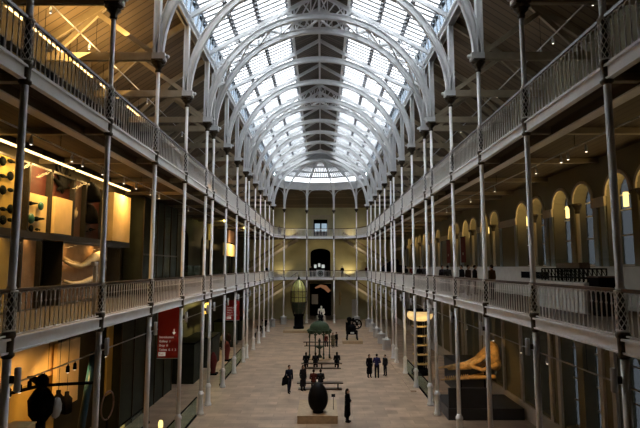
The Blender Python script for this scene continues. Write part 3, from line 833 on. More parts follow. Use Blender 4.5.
for s, sd in ((-1, 'left'), (1, 'right')):
    stair(s, 12.9, 8, 'pale stair flight rising inward to the upper gallery at the far %s corner' % sd)
    stair(s, 6.6, 0, 'pale stair flight rising inward to the lower gallery at the far %s corner' % sd)

# ================================================================== FAR END CONTENTS
for x, lab in ((-0.5, 'left'), (0.62, 'right')):
    t = thing('wall_screen', 'bluish lit display in the upper far doorway, %s one' % lab, 'screen', (x, YEND + 0.6, UD + 0.35), 0, 'bluish displays in the upper doorway')
    MB().box(-0.5, 0.5, 0, 0.08, 0, 2.6).build('frame', 'black', t); MB().box(-0.44, 0.44, -0.02, -0.005, 0.9, 2.2).build('display', 'screen', t)
for k, (x, w) in enumerate(((-0.85, 0.26), (-0.2, 0.24), (0.45, 0.30))):
    t = thing('lit_exhibit_panel', '%s white lit panel from the left in the dark arch of the lower gallery' % ORD[k], 'display panel', (x, YEND + 1.2, LD + 1.35 + 0.2 * (k == 1)), 0, 'white lit panels in the dark arch')
    MB().box(-w, w, 0, 0.1, 0, 0.75).build('frame', 'black', t); MB().box(-w + 0.05, w - 0.05, -0.02, -0.005, 0.08, 0.65).build('panel', 'whitescreen', t)
t = thing('hanging_exhibit', 'orange-lit curved shape hanging in the ground-floor far doorway', 'exhibit', (0.8, YEND + 2.4, 4.0))
m = MB(); m.tube([(-1.7, 0, 0.9), (-0.8, 0, 1.25), (0, 0, 1.0), (0.7, 0, 0.3)], [0.12, 0.25, 0.38, 0.3], 10); m.build('body', 'orangelit', t)
m = MB(); m.tube([(-0.8, 0, 1.3), (-0.8, 0, 2.6)], 0.02, 5); m.tube([(0.3, 0, 1.0), (0.3, 0, 2.6)], 0.02, 5); m.build('wire', 'black', t)
t = thing('pale_display_board', 'pale grey display board standing in the ground-floor far doorway', 'display board', (-0.9, YEND + 1.5, 0))
MB().box(-0.55, 0.5, 0, 0.1, 2.3, 3.9).build('panel', 'dado', t); MB().box(-0.05, 0.05, 0, 0.08, 0, 2.3).build('post', 'black', t)

# ================================================================== PEOPLE
def remeshed(mb, name, voxel, mats, smooth=2):
    me = mb.mesh(name + '_raw', mats); o = bpy.data.objects.new(name + '_raw', me); COL.objects.link(o)
    r = o.modifiers.new('r', 'REMESH'); r.mode = 'VOXEL'; r.voxel_size = voxel; r.use_smooth_shade = True
    sm = o.modifiers.new('s', 'SMOOTH'); sm.iterations = smooth; sm.factor = 0.5
    dg = bpy.context.evaluated_depsgraph_get()
    out = bpy.data.meshes.new_from_object(o.evaluated_get(dg), preserve_all_data_layers=False, depsgraph=dg)
    out.name = name
    bpy.data.objects.remove(o); bpy.data.meshes.remove(me)
    return out

def joints(pose, sc=1.0):
    """faces -Y (towards the camera) in its own frame; metres for a 1.75 m person"""
    J = dict(pel=(0, 0, .95), sp=(0, 0.0, 1.15), ch=(0, 0, 1.36), nk=(0, 0.0, 1.50), hd=(0, -.02, 1.64))
    for s, n in ((-1, 'l'), (1, 'r')):
        J['sh' + n] = (s * .185, 0, 1.42); J['el' + n] = (s * .235, .02, 1.13); J['wr' + n] = (s * .24, -.04, .88)
        J['hp' + n] = (s * .095, 0, .93); J['kn' + n] = (s * .105, -.01, .50); J['an' + n] = (s * .11, .02, .08)
    if pose == 'walk':
        J['knl'] = (-.10, -.16, .53); J['anl'] = (-.10, -.24, .10); J['knr'] = (.10, .05, .49); J['anr'] = (.10, .30, .13)
        J['ell'] = (-.235, .12, 1.14); J['wrl'] = (-.24, .10, .90); J['elr'] = (.235, -.04, 1.13); J['wrr'] = (.22, -.25, 1.02)
    if pose == 'carry':
        J['knl'] = (-.10, -.10, .52); J['anl'] = (-.10, -.14, .09); J['knr'] = (.10, .03, .49); J['anr'] = (.10, .18, .10)
        J['ell'] = (-.26, -.02, 1.14); J['wrl'] = (-.22, -.24, 1.10)
    if pose == 'fold':
        for s, n in ((-1, 'l'), (1, 'r')): J['el' + n] = (s * .26, -.03, 1.15); J['wr' + n] = (s * .06, -.20, 1.10)
    if pose == 'sit':
        J.update(pel=(0, 0, .52), sp=(0, -.02, .74), ch=(0, -.06, .93), nk=(0, -.08, 1.07), hd=(0, -.12, 1.20))
        for s, n in ((-1, 'l'), (1, 'r')):
            J['sh' + n] = (s * .185, -.06, 1.0); J['el' + n] = (s * .24, -.10, .72); J['wr' + n] = (s * .12, -.30, .60)
            J['hp' + n] = (s * .095, -.02, .52); J['kn' + n] = (s * .12, -.45, .50); J['an' + n] = (s * .12, -.43, .08)
    return {k: Vector(v) for k, v in J.items()}

def body_meshes(pose, kind, cache={}):
    key = (pose, kind)
    if key in cache: return cache[key]
    J = joints(pose); out = {}
    b = MB()
    h = J['hd']; b.ball(h, 0.098, 14, 0.80, 0.98, 1.20); b.ball(h + Vector((0, -.03, -.07)), 0.062, 10)        # skull, jaw
    b.capsule(h + Vector((0, -.095, .0)), h + Vector((0, -.112, -.025)), .010, .015, 6)                          # nose
    b.capsule(h + Vector((-.025, -.088, -.062)), h + Vector((.025, -.088, -.062)), .008, .008, 6)                # mouth
    for s in (-1, 1): b.ball(h + Vector((s * .08, .0, -.01)), 0.024, 8, .4, .7, 1.2)                              # ears
    b.capsule(J['nk'] - Vector((0, 0, .04)), h - Vector((0, 0, .05)), .055, .050)
    b.capsule(J['ch'] - Vector((.07, 0, 0)), J['ch'] + Vector((.07, 0, 0)), .105, .105); b.capsule(J['sp'], J['ch'], .12, .13)
    b.capsule(J['pel'] - Vector((.05, 0, 0)), J['pel'] + Vector((.05, 0, 0)), .115, .115); b.capsule(J['pel'], J['sp'], .125, .115)
    for s, n in ((-1, 'l'), (1, 'r')):
        b.capsule(J['ch'] + Vector((s * .08, 0, .04)), J['sh' + n], .07, .062)
        b.capsule(J['sh' + n], J['el' + n], .052, .040); b.capsule(J['el' + n], J['wr' + n], .040, .026)
        b.capsule(J['hp' + n], J['kn' + n], .085, .055); b.capsule(J['kn' + n], J['an' + n], .055, .038)
        a = J['an' + n]; b.capsule(a + Vector((0, .02, -.035)), a + Vector((0, -.15, -.045)), .036, .030)
        w = J['wr' + n]; d = (w - J['el' + n]).normalized(); side = d.cross(Vector((0, 1, 0.01))).normalized() * s
        fw = d.cross(side).normalized()
        palm = w + d * .055; b.capsule(w + d * .01, palm, .026, .034)
        for k, (o, L) in enumerate(((-.030, .050), (-.010, .062), (.010, .058), (.028, .044))):
            p0 = palm + fw * o + d * .018; p1 = p0 + d * L * .5; p2 = p1 + (d * .8 - side * s * .5).normalized() * L * .45
            b.capsule(p0, p1, .0092, .0085, 6); b.capsule(p1, p2, .0085, .0075, 6)
        t0 = w + d * .03 - fw * .025; t1 = t0 + (d * .6 - fw * .8).normalized() * .035; t2 = t1 + (d * .9 - fw * .3).normalized() * .028
        b.capsule(t0, t1, .012, .010, 6); b.capsule(t1, t2, .010, .008, 6)
    out['body'] = b
    tr = MB(); tr.capsule(J['pel'] - Vector((.045, 0, .0)), J['pel'] + Vector((.045, 0, 0)), .135, .135)
    for n in 'lr': tr.capsule(J['hp' + n], J['kn' + n], .102, .074); tr.capsule(J['kn' + n], J['an' + n] + Vector((0, 0, .02)), .074, .060)
    out['trousers'] = tr
    jk = MB()
    jk.capsule(J['ch'] - Vector((.075, 0, .02)), J['ch'] + Vector((.075, 0, -.02)), .128, .128); jk.capsule(J['sp'], J['ch'], .145, .150)
    jk.capsule(J['pel'] + Vector((0, 0, .03)), J['sp'], .155, .145); jk.capsule(J['nk'] + Vector((0, .01, -.06)), J['nk'] + Vector((0, .01, -.01)), .085, .068)
    for s, n in ((-1, 'l'), (1, 'r')):
        jk.capsule(J['ch'] + Vector((s * .08, 0, .05)), J['sh' + n], .085, .078)
        jk.capsule(J['sh' + n], J['el' + n], .072, .060); jk.capsule(J['el' + n], J['wr' + n] - (J['wr' + n] - J['el' + n]).normalized() * .02, .060, .046)
    if kind == 'coat':
        if pose == 'sit':
            for n in 'lr': jk.capsule(J['hp' + n], J['kn' + n] + Vector((0, .08, 0)), .13, .10)
            jk.capsule(J['pel'] + Vector((0, .04, -.05)), J['sp'], .19, .15)
        else:
            p = J['pel']
            for n in 'lr':
                k = J['kn' + n]; jk.capsule(J['hp' + n] + Vector((0, 0, -.05)), k + Vector((0, .03, -.14)), .13, .135)
            jk.capsule(p, Vector((0, (J['knl'].y + J['knr'].y) / 2, .42)), .155, .165)
    out['jacket'] = jk
    hr = MB(); hr.ball(h + Vector((0, .022, .032)), .102, 14, .88, 1.0, 1.08)
    if kind in ('long', 'coat'): hr.capsule(h + Vector((0, .06, .0)), J['nk'] + Vector((0, .07, -.02)), .085, .06)
    out['hair'] = hr
    sh = MB()
    for n in 'lr':
        a = J['an' + n]; sh.capsule(a + Vector((0, .03, -.035)), a + Vector((0, -.16, -.045)), .047, .040); sh.capsule(a + Vector((0, .01, -.01)), a + Vector((0, 0, .03)), .05, .048)
    out['shoes'] = sh
    ey = MB()
    for s in (-1, 1): ey.ball(h + Vector((s * .030, -.083, .005)), .011, 8)
    vox = {'body': .011, 'trousers': .018, 'jacket': .018, 'hair': .018, 'shoes': .014}
    res = {k: remeshed(v, k, vox[k], 'skin', 3 if k != 'body' else 2) for k, v in out.items()}
    res['eyes'] = ey.mesh('eyes', 'black')
    cache[key] = res
    return res

CL = {}
def cloth(c):
    if c not in CL: CL[c] = mat('cloth_%d' % len(CL), c, 0.95, var=0.15, scale=20, spec=0.08)
    return CL[c]
MESHC = {}
def person(label, loc, rz, pose='stand', kind='short', top=(.02, .02, .025), legs=(.015, .015, .02), hair=(.02, .014, .01), sc=1.0, group='museum visitors', extra=None):
    R = body_meshes(pose, kind)
    t = thing('person', label, 'person', loc, rz, group); t.scale = (sc, sc, sc)
    for n, c in (('body', None), ('trousers', legs), ('jacket', top), ('hair', hair), ('shoes', (.012, .01, .01)), ('eyes', None)):
        k = (id(R[n]), c)
        if k not in MESHC:
            me = R[n].copy()
            if c is not None: me.materials.clear(); me.materials.append(cloth(c))
            MESHC[k] = me
        nm = 'long_coat' if (n == 'jacket' and kind == 'coat') else n
        put(nm, MESHC[k], t)
    if extra == 'coat_on_arm':
        m = MB(); m.capsule((-.30, -.12, 1.10), (-.40, -.10, .70), .11, .15); m.capsule((-.26, -.20, 1.08), (-.30, -.22, .72), .10, .12); m.capsule((-.42, -.06, .98), (-.46, -.05, .60), .08, .09)
        me = remeshed(m, 'carried_coat', .02, 'black'); put('carried_coat', me, t)
    if extra == 'bag':
        m = MB(); m.box(-.36, -.26, -.12, .12, .70, .98); m.tube([(-.31, 0, .98), (-.16, -.03, 1.48), (-.05, 0, 1.44)], .012, 5)
        m.build('shoulder_bag', 'black', t)
    return t

def gp(px, py): v = at_z(px, py); return (v.x, v.y, 0)
BK = (.006, .006, .007)
person('man in dark suit walking with a coat over his arm, left of the benches', gp(289, 393), 0.5, 'carry', 'short', (.015, .018, .03), (.02, .022, .035), extra='coat_on_arm', sc=1.03)
person('woman in a long dark coat standing before the nearest bench, facing the egg sculpture', gp(303, 390.5), 0.6, 'stand', 'coat', (.018, .015, .018), sc=0.96)
person('person in a long black coat standing alone to the right of the egg sculpture', gp(347.5, 422), 1.2, 'fold', 'coat', BK, sc=1.0)
person('left person of the trio right of the benches, in a long black coat', gp(369.5, 377.5), 0.4, 'stand', 'coat', BK, sc=0.98)
person('middle person of the trio right of the benches, in a violet-blue top', gp(377, 378), 3.0, 'fold', 'short', (.03, .028, .10), (.012, .012, .02), sc=1.02)
person('right person of the trio right of the benches, short and dark dressed', gp(385.3, 375.5), 5.4, 'stand', 'short', (.03, .028, .03), sc=0.90)

# benches
def bench(px0, px1, py, lab):
    a = at_z(px0, py); b = at_z(px1, py); L = b.x - a.x; y = (a.y + b.y) / 2
    t = thing('wooden_bench', lab, 'bench', ((a.x + b.x) / 2, y, 0), 0, 'long backless benches')
    MB().box(-L / 2, L / 2, -0.24, 0.24, 0.39, 0.46).build('seat', 'rail', t)
    for x in (-L / 2 + 0.35, 0, L / 2 - 0.35): MB().box(x - 0.04, x + 0.04, -0.2, 0.2, 0.06, 0.39).build('leg', 'black', t)
    MB().box(-L / 2 + 0.1, L / 2 - 0.1, -0.22, 0.22, 0.0, 0.06).build('base_plank', 'rail', t)
    return (a.x, b.x, y)
b1 = bench(297, 343, 389, 'dark long bench nearest the egg sculpture')
b2 = bench(301.5, 342, 368.5, 'dark long bench in front of the green fountain, three people sitting on it')
b3 = bench(303.5, 336, 346, 'dark long bench behind the green fountain')
def seat_on(b, px, lab, rz=PI, **kw):
    x = at_y(px, 370, b[2]).x; person(lab, (x, b[2] + (0.0), -0.02), rz, 'sit', **kw)
seat_on(b2, 306, 'person in black sitting at the left end of the fountain bench', kind='coat', top=BK)
seat_on(b2, 315.5, 'person in black sitting second from left on the fountain bench', kind='coat', top=(.015, .013, .013), hair=(.03, .02, .012))
seat_on(b2, 337, 'person in a wide black coat sitting at the right end of the fountain bench', kind='coat', top=BK, sc=1.02)
seat_on(b1, 313.6, 'person in a dark red patterned top sitting left on the nearest bench', kind='short', top=(.10, .022, .015))
seat_on(b1, 320.6, 'person in a dark jacket sitting behind the egg sculpture on the nearest bench', kind='short', top=(.022, .02, .02))
seat_on(b3, 325.5, 'person in a dark red jacket sitting on the bench behind the fountain', kind='short', top=(.11, .018, .012), rz=0.2)
person('person in a grey-green coat standing at the right end of the bench behind the fountain', gp(333, 347.5), 0.3, 'stand', 'coat', (.12, .11, .07), sc=0.86)
person('dark dressed person standing beside the grey-green coat behind the fountain', gp(336.5, 346.5), 0.9, 'stand', 'short', BK, sc=0.86)

# people on the ground-floor left side and far end
LG = [(216, 352, 'person in a dark top standing in front of the second red sign', (.02, .015, .015), 'stand'),
      (222, 350.5, 'person in a pale top walking below the second red sign', (.35, .28, .2), 'walk'),
      (228.5, 349, 'person in dark clothes standing at the foot of the second red sign', (.03, .012, .01), 'stand'),
      (254.5, 341, 'person in a white top walking between the left-hand columns', (.5, .47, .42), 'walk'),
      (259, 338, 'person in black bending away between the left-hand columns', BK, 'walk'),
      (262.5, 333.5, 'person in a cream jacket standing near the far left columns', (.5, .42, .3), 'stand'),
      (265, 331.5, 'person in black standing near the far left columns', BK, 'stand')]
for px, py, lab, c, ps in LG: person(lab, gp(px, py), random.uniform(0, 6), ps, 'short', c, sc=0.98)

# people on the galleries: only heads and shoulders show over the rail
def gal_person(px, X, lv, lab, c, pose='stand', rz=None):
    d = ray(px, 266); tt = (X - 0.13) / d.x; y = d.y * tt
    person(lab, (X, y, LD if lv == 1 else UD), rz if rz is not None else random.uniform(0, 6), pose, 'short', c)
GP = [(405.5, 8.6, 'first dark figure from the far end leaning by the right lower gallery rail', BK), (412, 9.0, 'person in dark red on the right lower gallery, between the ninth and eighth columns', (.12, .02, .015)),
      (419.5, 8.6, 'person in black on the right lower gallery left of the double columns', BK), (424, 9.2, 'person in grey on the right lower gallery next to the double columns', (.08, .08, .09)),
      (442, 8.2, 'left of the two dark figures between the fifth and sixth right-hand columns', (.02, .015, .02)), (447.5, 8.4, 'right of the two dark figures between the fifth and sixth right-hand columns', (.03, .03, .03)),
      (461.5, 8.9, 'left dark figure behind the rail right of the fifth right-hand column', BK), (468, 8.5, 'middle dark figure behind the rail right of the fifth right-hand column', (.035, .02, .015)),
      (474.5, 9.2, 'right dark figure behind the rail, just left of the fourth right-hand column', BK), (491.5, 8.6, 'person in brown behind the rail right of the fourth right-hand column', (.06, .035, .02))]
for px, X, lab, c in GP:
    d = ray(px, 266); y = d.y * (X - 0.13) / d.x
    person(lab, (X, y, LD + 0.0), random.uniform(0, 6), 'stand', 'short', c, sc=0.97, group='visitors on the right lower gallery')
for px, y, z, lab, c in ((279.3, 77.2, UD, 'person in dark red at the far upper railing, left side', (.10, .015, .012)), (342.2, 78.0, LD, 'person in black at the far lower railing, right of the dark arch', BK),
                         (366.8, 75.2, LD, 'person in dark red at the far lower railing near the right corner', (.10, .02, .015)), (267, 74, LD, 'dark figure at the far left corner of the lower gallery', BK),
                         (310.8, 80.5, LD, 'dark figure beside the arch of the far lower gallery', BK)):
    v = at_y(px, 266, y); person(lab, (v.x, y, z), 0.0, 'stand', 'short', c)

# ================================================================== CENTRE OF THE HALL
def platform(name, lab, x0, x1, y0, y1, h, m='timber'):
    t = thing(name, lab, 'platform', ((x0 + x1) / 2, (y0 + y1) / 2, 0))
    a, b = (x1 - x0) / 2, (y1 - y0) / 2
    MB().box(-a, a, -b, b, h - 0.05, h).build('top', m, t); MB().box(-a + 0.02, a - 0.02, -b + 0.02, b - 0.02, 0, h - 0.05).build('side_panel', m, t)
    return t
# egg sculpture
pf = at_z(297, 424); pr = at_z(338, 424)
platform('egg_platform', 'low square oak platform under the black egg sculpture', pf.x, pr.x, pf.y, pf.y + 3.3, 0.42)
t = thing('egg_sculpture', 'large glossy black egg-shaped sculpture on a square oak platform', 'sculpture', (at_z(318, 413, .42).x, at_z(318, 412, .42).y, 0.42))
prof = []
for k in range(21):
    a = PI * k / 20; z = 0.80 - 0.80 * math.cos(a); r = 0.555 * math.sin(a) * (1 + 0.10 * math.cos(a)); prof.append((max(r, 0.01), z))
MB().lathe(prof, 28).build('shell', 'blackgloss', t); MB().lathe([(0.30, 0), (0.30, 0.03), (0.2, 0.06)], 20).build('foot_ring', 'black', t)
t = thing('caption_stand', 'thin black caption stand at the right of the egg sculpture', 'caption stand', (pr.x - 0.22, pf.y + 1.2, 0.42))
MB().tube([(0, 0, 0), (0, 0, 0.75)], 0.015, 6).build('post', 'black', t)
m = MB(); m.beam((0, -0.1, 0.72), (0, 0.1, 0.82), 0.22, 0.02); m.build('plate', 'black', t)

# green cast-iron fountain pavilion
fc = at_z(319.5, 359); FX, FY = fc.x, fc.y + 0.2
t = thing('fountain_pavilion', 'green cast-iron drinking fountain with domed canopy on slim columns', 'fountain', (FX, FY, 0))
n8 = 8
m = MB(); m.lathe([(1.18, 0), (1.18, 0.10), (1.05, 0.12)], 8); m.build('base', 'timber', t)
for k in range(n8):
    a = 2 * PI * (k + 0.5) / n8
    m = MB(); m.lathe([(0.085, 0.12), (0.085, 0.3), (0.05, 0.36), (0.042, 1.9), (0.085, 2.0), (0.085, 2.1)], 8, cx=1.0 * math.cos(a), cy=1.0 * math.sin(a)); m.build('column', 'darkgreen', t)
m = MB()
for k in range(n8):
    a0, a1 = 2 * PI * (k + 0.5) / n8, 2 * PI * (k + 1.5) / n8
    p, q = Vector((math.cos(a0), math.sin(a0), 0)), Vector((math.cos(a1), math.sin(a1), 0))
    pts = [(p.lerp(q, 0.5 - 0.5 * math.cos(PI * j / 8))) + Vector((0, 0, 2.0 + 0.42 * math.sin(PI * j / 8))) for j in range(9)]
    m.tube(pts, 0.045, 6)
    m.beam(p + Vector((0, 0, 2.5)), q + Vector((0, 0, 2.5)), 0.10, 0.12)
    mid = (p + q) / 2 * 1.05; n = 10
    m.lathe([(0.20, 2.5), (0.22, 2.56), (0.12, 2.66)], 8, cx=mid.x, cy=mid.y); m.ball((p.x * 1.06, p.y * 1.06, 2.55), 0.12, 8)
    m.ball((mid.x, mid.y, 2.42), 0.15, 8)
m.build('arcade', 'green', t)
m = MB(); m.lathe([(0.98, 2.5), (0.95, 2.62), (0.90, 2.72), (0.88, 2.9), (0.78, 3.1), (0.60, 3.27), (0.36, 3.38), (0.14, 3.43), (0.08, 3.5)], 24, lobes=8, amp=0.02)
for z, r in ((2.74, 0.92), (2.62, 1.0)): m.lathe([(r, z), (r + 0.03, z + 0.02), (r, z + 0.04)], 24)
m.build('dome', 'green', t)
MB().lathe([(0.10, 3.48), (0.14, 3.55), (0.06, 3.62), (0.12, 3.72), (0.15, 3.85), (0.10, 4.0), (0.04, 4.15), (0.09, 4.22), (0.02, 4.36)], 10).build('finial', 'black', t)
m = MB(); m.lathe([(0.28, 0.12), (0.22, 0.25), (0.09, 0.4), (0.08, 0.85), (0.20, 0.95), (0.42, 1.08), (0.42, 1.14), (0.1, 1.12), (0.06, 1.5), (0.14, 1.6), (0.03, 1.85)], 14); m.build('basin', 'darkgreen', t)

# black machine on platform
mp = at_z(353, 343.5)
pl0, pl1 = at_z(342.5, 344), at_z(363, 344)
platform('machine_platform', 'low oak platform under the black iron machine', pl0.x, pl1.x, pl0.y, pl0.y + 2.6, 0.30)
t = thing('iron_machine', 'black iron machine with flywheel and four splayed legs on a low platform', 'machine', ((pl0.x + pl1.x) / 2, pl0.y + 1.2, 0.30))
for sx in (-1, 1):
    for sy in (-1, 1):
        MB().tube([(sx * .58, sy * .5, 0), (sx * .55, sy * .42, .35), (sx * .5, sy * .36, .75)], [.10, .08, .11], 8).build('leg', 'black', t)
m = MB(); m.box(-.66, .62, -.45, .45, .62, 1.0); m.lathe([(.5, 1.0), (.58, 1.15), (.52, 1.5), (.3, 1.7)], 16, cx=-.08); m.box(-.7, -.4, -.3, .3, .95, 1.9); m.build('bed', 'black', t)
m = MB(); m.lathe([(.2, 1.6), (.18, 2.05), (.28, 2.12), (.28, 2.4), (.1, 2.5)], 12, cx=-.3); m.tube([(-.3, 0, 2.2), (.25, 0, 2.1), (.6, 0, 1.8)], [.12, .12, .09], 8); m.build('cylinder', 'black', t)
m = MB(); n = 22; c = Vector((.55, -.1, 1.72)); pts = [c + Vector((.50 * math.cos(2 * PI * k / n), 0, .50 * math.sin(2 * PI * k / n))) for k in range(n + 1)]
m.tube(pts, .085, 6)
for k in range(6): a = PI * k / 3; m.tube([c, c + Vector((.48 * math.cos(a), 0, .48 * math.sin(a)))], .05, 5)
m.ball(c, .18, 8); m.build('flywheel', 'black', t)
m = MB(); m.box(-.2, .2, -.47, -.455, .72, .88); m.build('maker_plate', 'dado', t)

# lighthouse lens on black pedestal, left of the far doorway
lp = at_z(283, 333); lr = at_z(308.5, 333)
platform('lens_platform', 'low oak platform under the large lighthouse lens', lp.x, lr.x, lp.y, lp.y + 4.0, 0.32)
LX, LY = at_z(299, 330).x, lp.y + 2.0
t = thing('lighthouse_lens', 'tall beehive lighthouse lens of yellow-green glass on a black pedestal', 'lighthouse lens', (LX, LY, 0.32))
m = MB(); m.lathe([(.72, 0), (.72, .25), (.60, .35), (.58, 1.6), (.70, 1.7), (.70, 1.85), (.45, 1.95)], 8); m.build('pedestal', 'black', t)
m = MB(); m.lathe([(.45, 1.95), (.62, 2.2), (.86, 2.9), (.98, 3.3), (1.0, 3.5)], 16); m.build('lower_prisms', 'darkgreen', t)
prof = [(1.0, 3.5)]
for k in range(8): z = 3.5 + .17 * k; prof += [(1.06, z + .05), (.97, z + .15)]
for k in range(9): z = 4.86 + .17 * k; r = .98 * math.cos((k + 1) / 10 * PI / 2 * 0.9); prof += [(r + .06, z + .05), (r, z + .15)]
MB().lathe(prof, 20).build('glass_prisms', 'lens', t)
m = MB()
for k in range(12):
    a = 2 * PI * k / 12; pts = []
    for r, z in [(.72, 1.9), (.92, 2.7), (1.08, 3.4), (1.10, 4.2), (1.08, 4.9), (.95, 5.5), (.70, 6.0), (.35, 6.35), (.08, 6.5)]: pts.append((r * math.cos(a), r * math.sin(a), z))
    m.tube(pts, .035, 5)
for r, z in ((1.09, 3.4), (1.1, 4.1), (1.07, 4.85), (.9, 2.7)):
    n = 24; m.tube([(r * math.cos(2 * PI * k / n), r * math.sin(2 * PI * k / n), z) for k in range(n + 1)], .04, 5, cap=False)
m.build('cage', 'bronze', t)
MB().lathe([(.14, 6.4), (.2, 6.5), (.12, 6.65), (.04, 6.9), (.02, 7.1)], 10).build('finial', 'black', t)

# marble statue and its plinth before the far doorway
sx_ = at_y(321.3, 310, 73.0).x
t = thing('marble_statue', 'white marble seated statue on a plinth before the far doorway', 'statue', (sx_, 73.0, 0))
MB().box(-.62, .62, -.6, .6, 0, .55).build('plinth', 'dado', t)
J = {k: v for k, v in joints('sit').items()}
b = MB()
b.ball(J['hd'], .10, 12, .85, 1, 1.2); b.capsule(J['nk'], J['hd'], .06, .06)
b.capsule(J['sp'], J['ch'], .17, .18); b.capsule(J['pel'], J['sp'], .2, .17)
for s, n in ((-1, 'l'), (1, 'r')):
    b.capsule(J['sh' + n], J['el' + n], .085, .07); b.capsule(J['el' + n], J['wr' + n], .07, .045); b.capsule(J['hp' + n], J['kn' + n], .13, .11); b.capsule(J['kn' + n], J['an' + n], .13, .12)
    b.capsule(J['kn' + n], Vector((J['kn' + n].x * 1.5, J['kn' + n].y + .05, .1)), .12, .15); b.capsule(J['an' + n], J['an' + n] + Vector((0, -.16, -.03)), .06, .05)
b.box(-.32, .32, -.3, .3, 0, .5)
me = remeshed(b, 'figure', .025, 'marble'); o = put('figure', me, t, (0, 0, .55)); o.scale = (1.75, 1.75, 1.75)
t = thing('dark_figurine', 'dark upright bust standing in front of the white statue', 'statue', (sx_ + 0.05, 71.4, 0))
MB().lathe([(.28, 0), (.28, .1), (.22, .16), (.22, .95), (.27, 1.02), (.27, 1.1)], 12).build('pedestal', 'black', t)
m = MB(); m.lathe([(.16, 1.1), (.2, 1.25), (.28, 1.5), (.22, 1.68), (.08, 1.78)], 12); m.ball((0, 0, 1.92), .13, 12, .85, 1, 1.2); m.build('bust', 'black', t)

# pale display board against the far wall
t = thing('info_board', 'tall pale grey board leaning against the far wall, right of the doorway', 'board', (at_y(355, 310, 81.5).x, 81.6, 0))
MB().box(-.5, .5, -.06, .06, 0.25, 3.2).build('panel', 'dado', t); MB().box(-.45, .45, -.2, .2, 0, .25).build('foot', 'black', t)
t = thing('gilt_wall_relief', 'dim gilt hanging ornament on the far wall right of the doorway', 'ornament', (at_y(340, 300, 81.9).x, 81.85, 2.2))
MB().lathe([(.05, 0), (.18, .3), (.1, .7), (.26, 1.1), (.12, 1.5), (.22, 1.9), (.04, 2.3)], 10).build('body', 'gold', t)

# ================================================================== RIGHT GROUND FLOOR
# sperm whale skull on dark plinth
t = thing('skull_plinth', 'dark grey display plinth under the whale skull', 'plinth', (9.15, 30.0, 0))
MB().box(-2.0, 2.2, -1.5, 1.6, 0, .62).build('base', 'plinth', t); MB().box(-1.95, 0.4, -1.42, -1.3, .62, 1.7).build('caption_panel', 'plinth', t)
t = thing('whale_skull', 'orange-lit whale skull with long pointed jaws above a dark plinth', 'skull', (9.25, 30.15, 1.02))
b = MB()
b.ball((1.0, 0, 2.30), .62, 16, .62, 1.05, 1.15); b.ball((1.15, 0, 1.75), .50, 14, .6, 1.1, .9); b.capsule((.95, 0, 2.75), (.35, 0, 2.15), .26, .24)
for sy in (-1, 1):
    b.capsule((.8, sy * .38, 2.55), (.1, sy * .30, 1.95), .17, .14); b.capsule((.1, sy * .30, 1.95), (-.45, sy * .22, 1.72), .15, .12)
    b.capsule((1.0, sy * .62, 1.75), (.25, sy * .50, 1.45), .15, .11); b.capsule((.25, sy * .50, 1.45), (-.35, sy * .26, 1.60), .12, .10)
b.capsule((-.35, 0, 1.70), (-2.35, 0, 1.46), .20, .035); b.capsule((-.35, 0, 1.60), (-1.6, 0, 1.40), .22, .08)
put('cranium', remeshed(b, 'cranium', .04, 'bone'), t)
b = MB(); b.capsule((.9, .42, 1.05), (-.5, .12, .92), .13, .09); b.capsule((.9, -.42, 1.05), (-.5, -.12, .92), .13, .09); b.capsule((-.4, 0, .92), (-2.1, 0, .78), .12, .045)
put('lower_jaw', remeshed(b, 'lower_jaw', .035, 'bone'), t)
for k in range(12):
    for sy in (-.06, .06): MB().lathe([(.03, 0), (.028, .07), (.006, .14)], 6, cx=-.5 - .12 * k, cy=sy, cz=.98 - .010 * k).build('tooth', 'bone', t)
MB().tube([(.5, 0, -.4), (.5, 0, 1.6)], .05, 8).build('support_post', 'black', t); MB().tube([(-.9, 0, -.4), (-.9, 0, .9)], .03, 8).build('support_post', 'black', t)
lamp('skull_spotlight', 'SPOT', (8.0, 26.6, 4.8), 150, (1.0, .58, .2), .05, (9.5, 29.6, 3.0), 50)

# stacked lens tower with gilt rings
tx, ty = at_z(421, 374).x, at_z(421, 374).y
t = thing('ringed_lens_tower', 'tall dark tower of stacked gilt rings topped by a spotlit round head', 'lighthouse lamp', (tx, ty, 0))
m = MB(); m.lathe([(.75, 0), (.75, .35), (.6, .4)], 16); m.build('base', 'black', t)
for k in range(6):
    a = PI / 3 * k; MB().tube([(.42 * math.cos(a), .42 * math.sin(a), .4), (.42 * math.cos(a), .42 * math.sin(a), 4.1)], .045, 6).build('post', 'black', t)
for k in range(5):
    z = .75 + .72 * k; MB().lathe([(.40, z), (.64, z + .03), (.68, z + .08), (.64, z + .13), (.40, z + .15)], 24).build('gilt_ring', 'gold', t)
MB().lathe([(.22, .4), (.22, 4.1)], 12).build('core', 'black', t)
MB().lathe([(.55, 4.15), (.88, 4.28), (1.02, 4.5), (1.0, 4.72), (.85, 4.88), (.6, 4.92)], 24).build('lamp_head', mat('cream_glass_spotlit_glow', (.8, .62, .3), .4, emit=(1.0, .66, .26), es=.38), t)  # head is no source; emission stands in for the spotlight on it
MB().lathe([(.8, 4.9), (1.0, 4.95), (1.0, 5.02), (.5, 5.06)], 24).build('cap', 'black', t)
lamp('tower_spotlight', 'SPOT', (8.3, ty - 3.5, 5.0), 180, (1.0, .75, .4), .05, (tx, ty, 2.5), 60)

